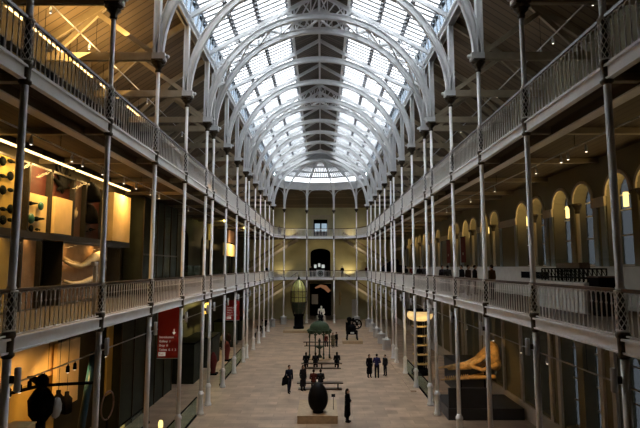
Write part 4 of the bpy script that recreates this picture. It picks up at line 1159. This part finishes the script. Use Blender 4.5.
# glass balustrades with dark rails (ground floor)
def glass_rail(lab, p, q, h=1.05):
    p = Vector(p); q = Vector(q); t = thing('glass_balustrade', lab, 'balustrade', p, 0, 'glass balustrades on the ground floor')
    d = q - p; up = Vector((0, 0, 1))
    MB().beam(up * h, d + up * h, .06, .05).build('handrail', 'black', t)
    MB().beam(up * .05, d + up * .05, .07, .10).build('base_rail', 'black', t)
    n = max(1, int(d.length / 1.5))
    for k in range(n):
        a, b = d * (k / n), d * ((k + 1) / n); e = (b - a).normalized() * .03
        MB().beam(a + e + up * (h / 2 + .03), b - e + up * (h / 2 + .03), .015, h - .14).build('glass_panel', 'glasspanel', t)
glass_rail('long glass balustrade running beside the left-hand columns near the red sign', (-6.95, 21.5, 0), (-6.95, 29.2, 0))
glass_rail('glass balustrade set back in the left aisle beside the dark lift', (-9.2, 20.0, 0), (-9.2, 28.0, 0))
glass_rail('glass balustrade further down the left-hand columns', (-7.1, 36.5, 0), (-7.1, 47.0, 0))
glass_rail('glass balustrade running beside the right-hand columns before the whale plinth', (7.0, 31.7, 0), (7.0, 41.5, 0))
MB_ = MB().box(6.20, 6.57, 34.8, 45.0, 0, .08).build('stone_kerb', 'floor'); tag(MB_, 'low pale kerb under the right-hand columns beyond the whale plinth', 'kerb')
# glowing floor lantern, left aisle
for k, (px, py, lab) in enumerate(((167.5, 375, 'small glowing lantern on the floor below the red sign'), (184, 362, 'small glowing lantern behind the column right of the red sign'), (160.5, 426, 'glowing lantern at the bottom edge beside the glass balustrade'))):
    v = at_z(px, py + 4); t = thing('floor_lantern', lab, 'lantern', (v.x, v.y, 0), 0, 'glowing floor lanterns')
    MB().lathe([(.16, 0), (.16, .08)], 12).build('base', 'black', t); MB().lathe([(.10, .08), (.12, .2), (.12, .38), (.08, .48)], 12).build('shade', 'lampglow', t)

# ================================================================== RED SIGNS
def text(parent, s, size, loc, rx=PI / 2, mat_='paint', name='lettering'):
    c = bpy.data.curves.new(name, 'FONT'); c.body = s; c.size = size; c.extrude = 0.004; c.materials.append(M[mat_])
    q = bpy.data.objects.new(name, c); COL.objects.link(q)
    dg = bpy.context.evaluated_depsgraph_get(); dg.update(); me = bpy.data.meshes.new_from_object(q.evaluated_get(dg))
    bpy.data.objects.remove(q)
    if not me.materials: me.materials.append(M[mat_])
    o = bpy.data.objects.new(name, me); COL.objects.link(o); o.location = loc; o.rotation_euler = (rx, 0, 0); o.parent = parent
    return o
def red_sign(lab, x0, x1, z0, z1, y):
    t = thing('hanging_sign', lab, 'sign', ((x0 + x1) / 2, y, z0), 0, 'red hanging signs'); w = x1 - x0; h = z1 - z0
    pn = MB().box(-w / 2, w / 2, 0, .06, 0, h).build('panel', 'red', t)
    MB().box(-w / 2 - .01, w / 2 + .01, -.01, .07, -.03, 0.0).build('bottom_edge', 'drum', t)
    for sx in (-1, 1): MB().tube([(sx * w * .4, .03, h), (sx * w * .4, .03, max(h + .05, 6.6 - z0))], .012, 5).build('hanger', 'black', t)
    k = w / 1.15; x = -w / 2 + .09 * k
    for i, s in enumerate(('Introduction', 'Gallery  1', 'Shop  0', 'Toilets  0  1  3')): text(pn, s, .15 * k, (x, -.012, 1.02 * k - i * .215 * k))
    h0 = .10 * k
    MB().box(x - .02, x + .34 * k, -.014, -.002, h0, h0 + .20 * k).build('exit_label', 'paint', pn)
    text(pn, 'Exit', .15 * k, (x + .02, -.02, h0 + .05 * k), mat_='red')
    m = MB(); ax, az = w * .24, 1.32 * k
    m.box(ax - .022 * k, ax + .022 * k, -.014, -.002, az - .06 * k, az + .16 * k); m.prism([(ax - .10 * k, az), (ax, az - .13 * k), (ax + .10 * k, az)], -.014, -.002)
    m.build('arrow', 'paint', pn)
    return t
sy_ = 25.4
a = at_y(157, 358, sy_); b = at_y(180.5, 308, sy_)
red_sign('large red hanging directory sign with a white down arrow, left aisle', a.x, b.x, a.z, b.z + .45, sy_)
sy2 = 45.0
a = at_y(226, 320, sy2); b = at_y(239.5, 300, sy2)
red_sign('smaller red hanging sign further down the left aisle', a.x, b.x, a.z, b.z, sy2)

# ================================================================== LEFT LOWER GALLERY: DISPLAY CASES
XC = -10.75
def yx(px): d = ray(px, 266); return d.y * (XC - 0.13) / d.x
def zx(px, py): return at_x(px, py, XC).z
MID = 9.60                                 # height of the beam between upper and lower cases
def case(lab, px0, px1, z0, z1, lining, depth=.26, glassf=True):
    y0, y1 = yx(px0), yx(px1)
    t = thing('display_case', lab, 'display case', (XC, y0, z0), 0, 'display cases along the left lower gallery'); L = y1 - y0; h = z1 - z0
    m = MB(); m.box(-depth, -depth + .04, .03, L - .03, 0.03, h); m.build('back_panel', lining, t)
    m = MB(); f = .05
    m.box(-depth, 0, 0, f * .6, 0, h); m.box(-depth, 0, L - f * .6, L, 0, h); m.box(-depth, 0, 0, L, -.02, .03); m.box(-.05, 0, 0, L, h - .08, h)
    m.build('frame', 'caseframe', t)
    if glassf: m = MB(); m.quad((-.01, .04, .04), (-.01, L - .04, .04), (-.01, L - .04, h - .09), (-.01, .04, h - .09)); m.build('glass_front', 'glasscase', t)
    return t, y0, y1
case('ochre-lined tall display case at the left picture edge, rows of small specimens', -40, 24.5, MID + .12, 12.3, 'yellowpanel')
case('dark brown display case, second from the picture edge', 25, 47, MID + .12, 12.3, 'darkred')
case('dark red display case with a large black mounted exhibit', 48, 71, MID + .12, 12.3, 'darkred')
case('narrow dusty pink display case beside the black exhibit', 71.5, 83, MID + .12, 12.3, 'pinkish')
case('dark red display case with black dome-shaped exhibits', 83.5, 101, MID + .12, 12.3, 'darkred')
case('lower display case at the left picture edge', -40, 21, LD, MID - .12, 'yellowpanel')
case('dim brown lower display case left of the black doorway', 21.5, 41, LD, MID - .12, 'brownback')
case('lower display case holding the whale jaw', 62, 120, LD, MID - .12, 'brownback', depth=.75)
o = MB().box(-11.58, XC + .02, yx(-40), yx(128.5), MID - .11, MID + .11).build('case_divider_beam', 'caseframe'); tag(o, 'long black beam between the upper and lower display cases', 'beam')
# free standing pale boxes/panels
def paperbox(lab, px0, px1, z0, z1, depth, proud=0.05):
    y0, y1 = yx(px0), yx(px1); t = thing('pale_panel_box', lab, 'panel', (XC + proud, y0, z0), 0, 'pale lit panels among the display cases')
    MB().box(-depth, 0, 0, y1 - y0, 0, z1 - z0).build('panel', 'palepanel', t)
    MB().box(-depth - .02, 0.01, -.02, y1 - y0 + .02, -.04, 0).build('edge', 'caseframe', t)
paperbox('pale glowing box low among the upper cases, left of the mounted skull', 49.5, 67, MID + .16, 11.25, .6, .1)
paperbox('pale glowing panel behind the green round specimens', 28, 48, MID + .16, 11.2, .1, -.12)
paperbox('tall pale glowing panel at the end of the upper cases', 110, 127.5, MID + .16, 12.3, .5, .05)
# specimens
def MBremesh(m): return remeshed(m, 'body', .04, 'black')
def specimen(lab, px, py, r, m_='specimen', shape=0, X=XC - .12):
    d = ray(px, py); tt = (X - .13) / d.x; y = d.y * tt; z = EYE + d.z * tt
    t = thing('mounted_specimen', lab, 'specimen', (X, y, z), 0, 'specimens in the left gallery cases')
    m = MB()
    if shape == 0: m.ball((0, 0, 0), r, 12, .4, 1, 1)
    elif shape == 1: m.ball((0, 0, 0), r, 10, .3, 1.0, .45); m.ball((0, r * 1.3, 0), r * .5, 8, .3, 1, .5)
    elif shape == 2:
        m.lathe([(r, -r * .9), (r * .98, -r * .3), (r * .8, r * .4), (r * .45, r * .85), (.02, r)], 14)
    elif shape == 3:
        m.capsule((0, -r, 0), (0, r, .05), r * .3, r * .12, 8); m.ball((0, -r, 0), r * .4, 8)
    elif shape == 4:
        for j in range(9):
            a = 2.4 * j; m.capsule((0, 0, -.3 * r), (-.02, r * .95 * math.cos(a), r * (.25 + .85 * math.sin(a))), min(.12, r * .34), r * .08, 8)
        m = MBremesh(m)
    if isinstance(m, MB): m.build('body', m_, t)
    else: m.materials.clear(); m.materials.append(M[m_]); put('body', m, t)
    MB().tube([(-.02, 0, 0), (-.12, 0, 0)], .012, 5).build('mount', 'caseframe', t)
rows = ['top', 'second', 'third', 'bottom']
for r_, py in enumerate((161, 176, 190, 209, 220)):
    for c_, px in enumerate((3, 10.5)):
        specimen('%s dark specimen in the %s row of the ochre case' % (('left', 'right')[c_], ('top', 'second', 'third', 'fourth', 'lowest')[r_]), px, py, .17, 'specimen', (r_ + c_) % 2)
specimen('green round specimen on a stem, upper one before the pale panel', 41, 206, .17, 'teal', 0, XC - .02); specimen('dark long specimen left of the upper green one', 34, 204, .22, 'specimen', 3, XC - .02)
specimen('green round specimen, lower left before the pale panel', 31, 218.5, .2, 'teal', 0, XC - .02); specimen('dark long specimen right of the lower green one', 40, 219.5, .26, 'specimen', 3, XC - .02)
specimen('small dark specimen at the lower left of the pale panel', 31, 228.5, .14, 'specimen', 0, XC - .02); specimen('small dark specimen at the lower middle of the pale panel', 37, 229.5, .13, 'specimen', 1, XC - .02)
specimen('large black mounted exhibit in the dark red case', 62.5, 182, .75, 'black', 4)
specimen('upper black dome in the dark red case', 90, 192, .5, 'black', 2); specimen('lower black dome in the dark red case', 88, 214, .48, 'black', 2)
specimen('small black specimen at the foot of the domes', 86, 232, .2, 'specimen', 3); specimen('black specimen right of the foot of the domes', 93, 230, .24, 'specimen', 3)
specimen('pale curled skull on a stand between the pale box and the pink case', 74.5, 214, .34, 'palebone', 4, XC - .15)
# whale jaw in lower case
v0, v1 = at_x(66, 262, XC - .35), at_x(106, 258, XC - .35)
t = thing('whale_jaw', 'long pale jaw bone with a row of teeth in the lower case', 'jaw bone', (XC - .35, v0.y, 0))
L = v1.y - v0.y
P = [at_x(px, py, XC - .35) for px, py in ((64, 261), (72, 265), (80, 266.5), (87, 263), (94, 258), (101, 255.5), (105.5, 260))]
P2 = [(0, p.y - v0.y, p.z) for p in P]
b = MB(); b.tube(P2, [.06, .10, .11, .15, .24, .26, .08], 10)
b.build('bone', 'palebone', t)
m = MB()
for k in range(14):
    f_ = k / 13 * 2.0; i_ = min(1, int(f_)); p = Vector(P2[i_]).lerp(Vector(P2[i_ + 1]), f_ - i_); MB().lathe([(.03, 0), (.025, .08), (.005, .17)], 6, cx=p.x, cy=p.y, cz=p.z + .05).build('tooth', 'palebone', t)
P = [at_x(px, py, XC - .3) for px, py in ((64, 281), (72, 284), (82, 283), (92, 279), (97, 275))]
t = thing('whale_jaw', 'second pale jaw bone lying lowest in the lower case', 'jaw bone', (XC - .3, P[0].y, 0))
MB().tube([(0, p.y - P[0].y, p.z) for p in P], [.06, .10, .12, .14, .06], 10).build('bone', 'palebone', t)
# light strip above the cases (geometry is a lit tube in a trough)
segs = [(-40, 4), (5.5, 31), (32, 46), (47, 66), (69, 84), (85, 103), (104, 124)]
for k, (a_, b_) in enumerate(segs):
    t = thing('fluorescent_strip', '%s warm light strip from the picture edge above the left display cases' % ORD[k], 'strip light', (XC + .12, yx(a_), 12.66), 0, 'warm strip lights above the left cases')
    L = yx(b_) - yx(a_)
    MB().box(-.09, .09, 0, L, 0, .23).build('trough', 'caseframe', t); MB().box(-.08, .08, .02, L - .02, -.035, 0).build('tube', 'strip', t)
for k, (px, e) in enumerate(((2, 42), (38, 70), (58, 36), (92, 24), (119, 62))):
    y = yx(px); lamp('case_light', 'AREA', (XC + .55, y, 12.4), e, (1.0, .60, .20), .3, (XC - .5, y, 10.2), sizey=1.2)
for px, e in ((2, 4), (30, 3), (76, 13), (104, 11)):
    y = yx(px); lamp('case_light', 'AREA', (XC - .15, y, MID - .2), e, (1.0, .62, .24), .25, (XC - .6, y, 7.4), sizey=1.5)
# small white information post on the gallery by the jaw case
v = at_x(95.5, 270, -7.6)
t = thing('white_info_post', 'small white reading post behind the railing before the jaw case', 'information post', (-7.6, v.y, LD))
MB().box(-.05, .05, -.05, .05, 0, 1.75).build('post', 'marble', t); MB().box(-.06, .06, -.22, .06, 1.65, 1.78).build('head', 'marble', t)

# dark glazed lift / drapes beyond the cases
t = thing('glazed_lift_shaft', 'dark green glazed shaft beyond the tall pale panel, left lower gallery', 'lift', (-10.4, 29.3, LD))
m = MB(); m.box(-1.1, 0, 0, 7.0, 0, 5.8); m.build('body', 'curtain', t)
m = MB()
for y in (0, 1.2, 2.6, 3.9, 5.4, 6.95): m.box(-.02, .06, y, y + .06, 0, 5.8)
m.box(-.02, .05, 0, 7, 2.3, 2.4); m.build('frame', 'bronze', t)
m = MB()
for y in (1.4, 4.2): m.quad((.03, y, .3), (.03, y + 1.0, .3), (.03, y + 1.0, 5.3), (.03, y, 5.3))
m.build('glass', 'glasspanel', t)
t = thing('glazed_lift_shaft', 'dark glazed shaft on the ground floor behind the red sign', 'lift', (-10.2, 26.2, 0))
MB().box(-1.3, 0, 0, 9.0, 0, 6.3).build('body', 'curtain', t)
m = MB()
for y in (0, 1.8, 3.6, 5.4, 7.2, 8.95): m.box(-.02, .06, y, y + .06, 0, 6.3)
m.build('frame', 'bronze', t)

# lit exhibits further down the left lower gallery
def lit_board(lab, px0, px1, py0, py1, X, m_='palepanel', e=14, col=(1.0, .72, .3)):
    d0, d1 = ray(px0, 266), ray(px1, 266); y0, y1 = d0.y * (X - .13) / d0.x, d1.y * (X - .13) / d1.x
    pm = (px0 + px1) / 2; z0, z1 = at_x(pm, py1, X).z, at_x(pm, py0, X).z
    t = thing('exhibit_board', lab, 'exhibit board', (X, y0, LD if z0 > LD else 0))
    zb = LD if z0 > LD else 0
    MB().box(-.15, 0, 0, y1 - y0, z0 - zb, z1 - zb).build('panel', m_, t); MB().box(-.12, -.03, (y1 - y0) * .45, (y1 - y0) * .55, 0, z0 - zb).build('post', 'black', t)
    if e: lamp('exhibit_light', 'AREA', (X + 1.3, (y0 + y1) / 2, z1 + .4), e, col, .3, (X, (y0 + y1) / 2, (z0 + z1) / 2))
lit_board('yellow-green lit board on the left lower gallery beyond the lift', 207.5, 212, 224, 240, -10.4, 'yellowpanel', 60, (.95, .95, .25))
lit_board('cream lit board on the left lower gallery, in the middle distance', 224, 236, 244, 256, -9.6, 'palepanel', 110)
lit_board('dusky patterned board above the cream one on the left lower gallery', 228, 236, 231, 243, -9.9, 'pinkish', 20)
lit_board('yellow lit panel behind the columns of the left ground floor', 205, 211, 303, 313, -10.4, 'yellowpanel', 110, (1, .85, .3))
# darker stalls in the left lower gallery
for k, (y, L, h) in enumerate(((40.8, 4, 1.7), (50.5, 5, 1.3), (58, 4, 1.9), (64.5, 4.5, 1.5))):
    t = thing('dark_display_cabinet', '%s low dark display cabinet along the left lower gallery beyond the lift' % ORD[k], 'cabinet', (-10.6, y, LD), 0, 'dark cabinets on the left lower gallery')
    MB().box(-.7, .5, 0, L, 0, h * .5).build('body', 'black', t); MB().box(-.65, .45, .05, L - .05, h * .5, h).build('glass_top', 'glasspanel', t)
# upper gallery, left: lit strips and exhibits
for k, (px0, px1) in enumerate(((-30, 22), (24, 34), (37, 70), (72, 92), (100, 118), (128, 140))):
    X = -10.9; d0, d1 = ray(px0, 100), ray(px1, 100); y0, y1 = (X - .13) / d0.x * d0.y, (X - .13) / d1.x * d1.y
    t = thing('fluorescent_strip', '%s warm light strip from the picture edge along the left upper gallery wall' % ORD[k], 'strip light', (X, y0, 17.55), 0, 'warm strip lights of the left upper gallery')
    MB().box(-.10, .10, 0, y1 - y0, 0, .10).build('trough', 'drum', t)
    for f_ in (.1, .9): MB().tube([(0, (y1 - y0) * f_, .1), (0, (y1 - y0) * f_, 18.66 - 17.55)], .012, 5).build('hanger', 'black', t); MB().box(-.08, .08, .02, y1 - y0 - .02, -.04, 0).build('tube', 'strip', t)
    lamp('gallery_uplight', 'AREA', (X + 1.5, (y0 + y1) / 2, 17.62), (40, 34, 60, 40, 10, 3)[k], (1.0, .60, .20), .8, (-10.1, (y0 + y1) / 2, 19.0), sizey=3.0)
def upper_case(k, y0, L):
    t = thing('upper_display_case', '%s lit ochre display case along the left upper gallery wall' % ORD[k], 'display case', (-11.2, y0, UD), 0, 'lit cases on the left upper gallery')
    MB().box(-.3, .1, 0, L, 0, 3.2).build('back_panel', 'yellowpanel', t)
    m = MB(); m.box(.1, .5, 0, .06, 0, 3.2); m.box(.1, .5, L - .06, L, 0, 3.2); m.box(.1, .5, 0, L, 3.15, 3.2); m.box(.1, .5, 0, L, 0, .5); m.box(.12, .5, .06, L - .06, 1.7, 1.74); m.build('frame', 'caseframe', t)
    m = MB()
    for j in range(5): m.ball((.3, L * (j + .5) / 5, .75), .22, 8, .8, 1, 1.2); m.ball((.3, L * (j + .5) / 5, 1.98), .20, 8, .8, 1, 1.2)
    m.build('pots', 'specimen', t)
for k, y in enumerate((13.2, 16.6, 20.0, 23.4)): upper_case(k, y, 3.1)
for k, (y, h) in enumerate(((47, 2.6), (55, 2.6), (63, 2.4))):
    t = thing('warm_lit_panel', '%s warm lit panel far down the left upper gallery' % ORD[k], 'display panel', (-10.8, y, UD), 0, 'warm panels far down the left upper gallery')
    MB().box(-.3, 0, 0, 4.5, .8, .8 + h).build('panel', 'yellowpanel', t); MB().box(-.25, -.05, .1, 4.4, 0, .8).build('base', 'black', t)
    lamp('panel_light', 'AREA', (-9.8, y + 2.2, 16.8), 60, (1.0, .62, .22), .4, (-10.8, y + 2.2, 14.8))
t = thing('arm_spotlight', 'black spotlight on a curved arm above the left upper railing near the second column', 'spotlight', (-W - .35, 17.0, UR - .05))
MB().tube([(.3, 0, -.1), (.15, 0, .12), (0, 0, .2)], .015, 6).build('arm', 'black', t); MB().ball((-.02, 0, .2), .1, 10).build('lamp_head', 'black', t)

# ================================================================== LEFT GROUND FLOOR
def wallpanel(lab, px0, px1, z0, z1, X, m_, th=.12):
    d0, d1 = ray(px0, 266), ray(px1, 266); y0, y1 = d0.y * (X - .13) / d0.x, d1.y * (X - .13) / d1.x
    t = thing('gallery_wall_panel', lab, 'wall panel', (X, y0, z0), 0, 'wall panels of the left ground floor')
    MB().box(-th, 0, 0, y1 - y0, 0, z1 - z0).build('panel', m_, t); return y0, y1
wallpanel('big plain buff panel high on the left ground-floor wall at the picture edge', -30, 62, 4.0, 6.25, -10.9, 'palepanel', .4)
wallpanel('ochre lit wall panel below the buff one at the picture edge', -30, 44, 0.2, 3.9, -11.2, 'yellowpanel')
wallpanel('pale lit panel with faint ruled lines hanging left of the blue strut', 62.5, 84, 2.6, 5.3, -10.6, 'palepanel', .15)
wallpanel('narrow ochre panel behind the black machine with long arms', 44.5, 62, 0.3, 3.9, -11.1, 'yellowpanel')
wallpanel('dark red panel high on the left ground-floor wall', 64, 92, 5.4, 6.3, -10.7, 'darkred')
wallpanel('pale upright strip right of the second left-hand column', 111, 118, 2.0, 5.4, -10.6, 'yellowpanel', .08)
for (x, y, z, tx_, ty_, tz_, e) in ((-8.9, 14.5, 4.8, -11, 15, 3.0, 60), (-8.9, 17.5, 4.8, -10.8, 18.5, 3.5, 110), (-9.0, 19.5, 4.8, -10.7, 20.8, 3.2, 110), (-9.2, 16.2, 4.9, -11, 16.4, 5.4, 55), (-9, 23, 4.9, -10.6, 24.5, 3.5, 25)):
    lamp('aisle_spotlight', 'SPOT', (x, y, z), e, (1.0, .56, .17), .06, (tx_, ty_, tz_), 95)
o = MB().tube([at_x(94, 352, -9.0), at_x(79, 440, -9.0)], .14, 10).build('blue_strut', 'blue'); tag(o, 'slanted dark blue steel strut left of the second left-hand column', 'strut')
# dark rotor machine (long flat arms on a squat body)
hub = at_x(42, 386, -8.6)
t = thing('rotor_machine', 'black machine with long thin horizontal blades in the left ground-floor gallery', 'machine', (hub.x, hub.y, 0))
hz = hub.z
m = MB(); m.lathe([(.35, 0), (.3, .3), (.16, .5), (.16, hz - 1.1), (.34, hz - .85), (.38, hz - .4), (.22, hz - .12), (.08, hz)], 14); m.build('body', 'black', t)
for a in (0.15, 2.3, 4.4):
    m = MB(); m.beam((0, 0, hz + .02), (1.5 * math.cos(a), 1.5 * math.sin(a), hz + .05), .22, .05); m.build('blade', 'black', t)
MB().ball((0, 0, hz + .12), .2, 10, 1, 1, 1.3).build('hub', 'black', t)
MB().ball((.3, .35, hz - .75), .24, 10, .6, 1, 1.4).build('pale_cowl', 'drum', t)
for k, (px, py) in enumerate(((58, 402), (66.5, 403))):
    v = at_x(px, py, -9.6); t = thing('hanging_jar', '%s dark hanging bottle shape right of the black machine' % ('left', 'right')[k], 'hanging exhibit', (v.x, v.y, v.z), 0, 'dark hanging bottle shapes')
    MB().lathe([(.12, -.4), (.2, -.35), (.2, .15), (.08, .3), (.08, .42)], 12).build('body', 'black', t); MB().tube([(0, 0, .4), (0, 0, 6.64 - v.z)], .01, 5).build('cord', 'black', t)
v = at_x(18, 432, -8.2)
t = thing('plain_crate', 'plain buff plinth box at the bottom left corner', 'plinth', (v.x, v.y, 0)); MB().box(-.3, .3, -.3, .3, 0, v.z + .15).build('body', 'palepanel', t); MB().box(-.32, .32, -.32, .32, v.z + .15, v.z + .19).build('top', 'palepanel', t)
# curved white chair-like frame
v = at_x(107, 418, -8.6)
t = thing('curved_frame_exhibit', 'thin pale curved frame standing right of the second left-hand column foot', 'exhibit', (v.x, v.y, 0))
n = 18; zc = max(.9, v.z)
MB().tube([(0, .6 * math.cos(2 * PI * k / n), zc + .5 + .55 * math.sin(2 * PI * k / n)) for k in range(n + 1)], .035, 6).build('frame', 'pinkish', t); MB().tube([(0, 0, 0), (0, 0, zc)], .04, 6).build('stand', 'black', t)
# dark cases in the left aisle beyond the red sign
for k, (px, y0, L, h) in enumerate(((0, 37, 3.0, 2.8), (0, 42.8, 3.4, 2.4), (0, 53.6, 2.4, 2.6), (0, 58.5, 4, 2.2))):
    t = thing('dark_display_case', '%s dark free-standing case in the left ground-floor aisle beyond the red sign' % ORD[k], 'display case', (-10.0, y0, 0), 0, 'dark cases in the left ground-floor aisle')
    MB().box(-1.2, .9, 0, L, 0, h).build('body', 'curtain', t); MB().box(-1.25, .95, -.04, L + .04, h, h + .1).build('lid', 'black', t)
for k, (px, py, lab) in enumerate(((227, 342, 'red-lit standing exhibit below the second red sign'), (213.5, 345, 'small red exhibit before the dark cases, left ground floor'))):
    v = at_x(px, py, -8.4); t = thing('red_exhibit', lab, 'exhibit', (-8.4, v.y, 0)); MB().lathe([(.2, 0), (.16, .2), (.2, .6), (.27, 1.0), (.2, 1.4), (.08, 1.7)], 10, lobes=3, amp=.2).build('body', 'banner', t); MB().box(-.35, .35, -.35, .35, 0, .12).build('base', 'black', t)

# ================================================================== RIGHT LOWER GALLERY CONTENTS
t = thing('model_display_table', 'long white display table with a glass cover on the right lower gallery', 'display table', (9.7, 17.2, LD))
MB().box(-.6, .6, 0, 4.2, 0, 1.05).build('base', 'dado', t)
m = MB(); m.box(-.58, .58, .02, 4.18, 1.06, 1.9); m.build('glass_cover', 'glasscase', t)
t = thing('bridge_model', 'dark trestle bridge model inside the long display table', 'model', (9.7, 17.4, LD + 1.06))
m = MB()
for z in (.12, .45): m.box(-.35, .35, 0, 3.6, z, z + .05)
for k in range(13):
    for x in (-.33, .33): m.box(x - .02, x + .02, k * .3, k * .3 + .04, 0, .45); 
    if k < 12:
        for x in (-.33, .33): m.beam((x, k * .3, .14), (x, k * .3 + .3, .45), .02, .02)
m.build('trestle', 'specimen', t); MB().box(-.2, .2, .8, 2.6, .5, .7).build('deck_load', 'rail', t)
t = thing('black_crate', 'black square case at the near end of the right gallery display table', 'case', (9.6, 16.45, LD)); MB().box(-.4, .4, 0, .6, 0, 1.25).build('body', 'black', t); MB().box(-.42, .42, -.02, .62, 1.25, 1.3).build('lid', 'rail', t)
for k, (y, L) in enumerate(((24.9, 1.6), (26.8, 1.6))):
    t = thing('wall_caption_panel', '%s dark caption panel on the white dado of the right gallery' % ('near', 'far')[k], 'caption panel', (AW - .14, y, 7.75), 0, 'dark caption panels on the right dado')
    MB().box(-.03, .0, 0, L, 0, .45).build('frame', 'dado', t); MB().box(-.04, -.03, .05, L - .05, .05, .40).build('panel', 'black', t)
for k, px in enumerate((448.7, 463.5)):
    d = ray(px, 266); y = d.y * (11.4 - .13) / d.x; t = thing('red_wall_banner', '%s narrow dark red banner hanging on the right gallery wall' % ('far', 'near')[k], 'banner', (AW - .16, y, 8.75), 0, 'narrow red banners on the right gallery wall')
    MB().box(-.04, 0, -.6, .6, 0, 2.0).build('cloth', 'banner', t); MB().box(-.05, .01, -.62, .62, 2.0, 2.05).build('pole', 'black', t); MB().box(-.05, -.04, -.12, .12, .6, .8).build('emblem', 'cream', t)
# lamps in the window reveals of the right lower gallery
for i, c in enumerate(bays):
    if c < 11 or c > 66: continue
    t = thing('reveal_lamp', 'small warm lamp high in the %s window pair of the right lower gallery' % ORD[i - 1], 'lamp', (AW + .30, c + .98, 11.0), 0, 'warm lamps in the window reveals')
    MB().box(-.05, .05, -.10, .10, -.28, .28).build('lamp_body', 'lampglow', t); MB().box(-.06, .25, -.02, .02, .28, .32).build('arm', 'bronze', t)
    lamp('reveal_light', 'POINT', (AW + .15, c + .98, 11.35), 8, (1.0, .66, .24), .12)
    lamp('reveal_light', 'POINT', (AW + .15, c - .98, 11.35), 5, (1.0, .66, .24), .12)

# dark exhibit behind the right-hand columns near the far end
t = thing('dark_arched_exhibit', 'big dark arched exhibit on the right lower gallery near the far end', 'exhibit', (9.0, 62, LD))
b = MB(); b.capsule((-.8, 0, 1.05), (.9, 0, 1.05), .85, .85); b.capsule((-.6, 0, 1.3), (.3, 0, 2.2), .8, .5); put('body', remeshed(b, 'body', .08, 'black'), t); MB().box(-1.9, 2.0, -.7, .7, 0, .12).build('base', 'black', t)
t = thing('grey_plinth_block', 'grey gallery plinth behind the whale skull', 'plinth', (10.2, 34.5, 0)); MB().box(-1.0, 1.0, 0, 3.2, 0, 1.9).build('body', 'plinth', t); MB().box(-1.03, 1.03, -.03, 3.23, 1.9, 1.95).build('top', 'plinth', t)

# warm wall washers at the far end
for x, z, e in ((-6.3, LD + .3, 60), (4.6, LD + .3, 90), (-5.0, UD + .3, 50), (5.0, UD + .3, 50)):
    t = thing('wall_uplighter', 'small uplighter at the foot of the far wall, %s %s gallery' % ('left side of the' if x < 0 else 'right side of the', 'lower' if z < 10 else 'upper'), 'uplighter', (x, YEND - 1.2, z - .3), 0, 'uplighters at the far wall')
    MB().lathe([(.12, 0), (.14, .15), (.10, .2)], 10).build('housing', 'black', t)
    lamp('uplighter_light', 'SPOT', (x, YEND - 1.2, z), e, (1.0, .80, .45), .15, (x, YEND, z + 2.2), 130)

for x, z, zt in ((-7.0, 6.2, 2.5), (7.0, 6.2, 2.5), (-6.5, 12.5, 9.5), (6.5, 12.5, 9.5), (0.0, 12.5, 9.0)):  # added fill lights that brighten the far stairs and end wall
    t = thing('added_fill_spot', 'small added fill light at the far end under the %s gallery, %s' % ('lower' if z < 10 else 'upper', 'left' if x < 0 else 'right' if x > 0 else 'middle'), 'spotlight', (x, 77.4, z + .44), 0, 'added fill lights at the far end')
    MB().lathe([(.07, -.22), (.07, -.05), (.03, 0)], 8).build('housing', 'drum', t)
    lamp('added_fill_light', 'SPOT', (x, 77.4, z + .15), 75, (1.0, .82, .52), .08, (x, 81.5, zt), 110)
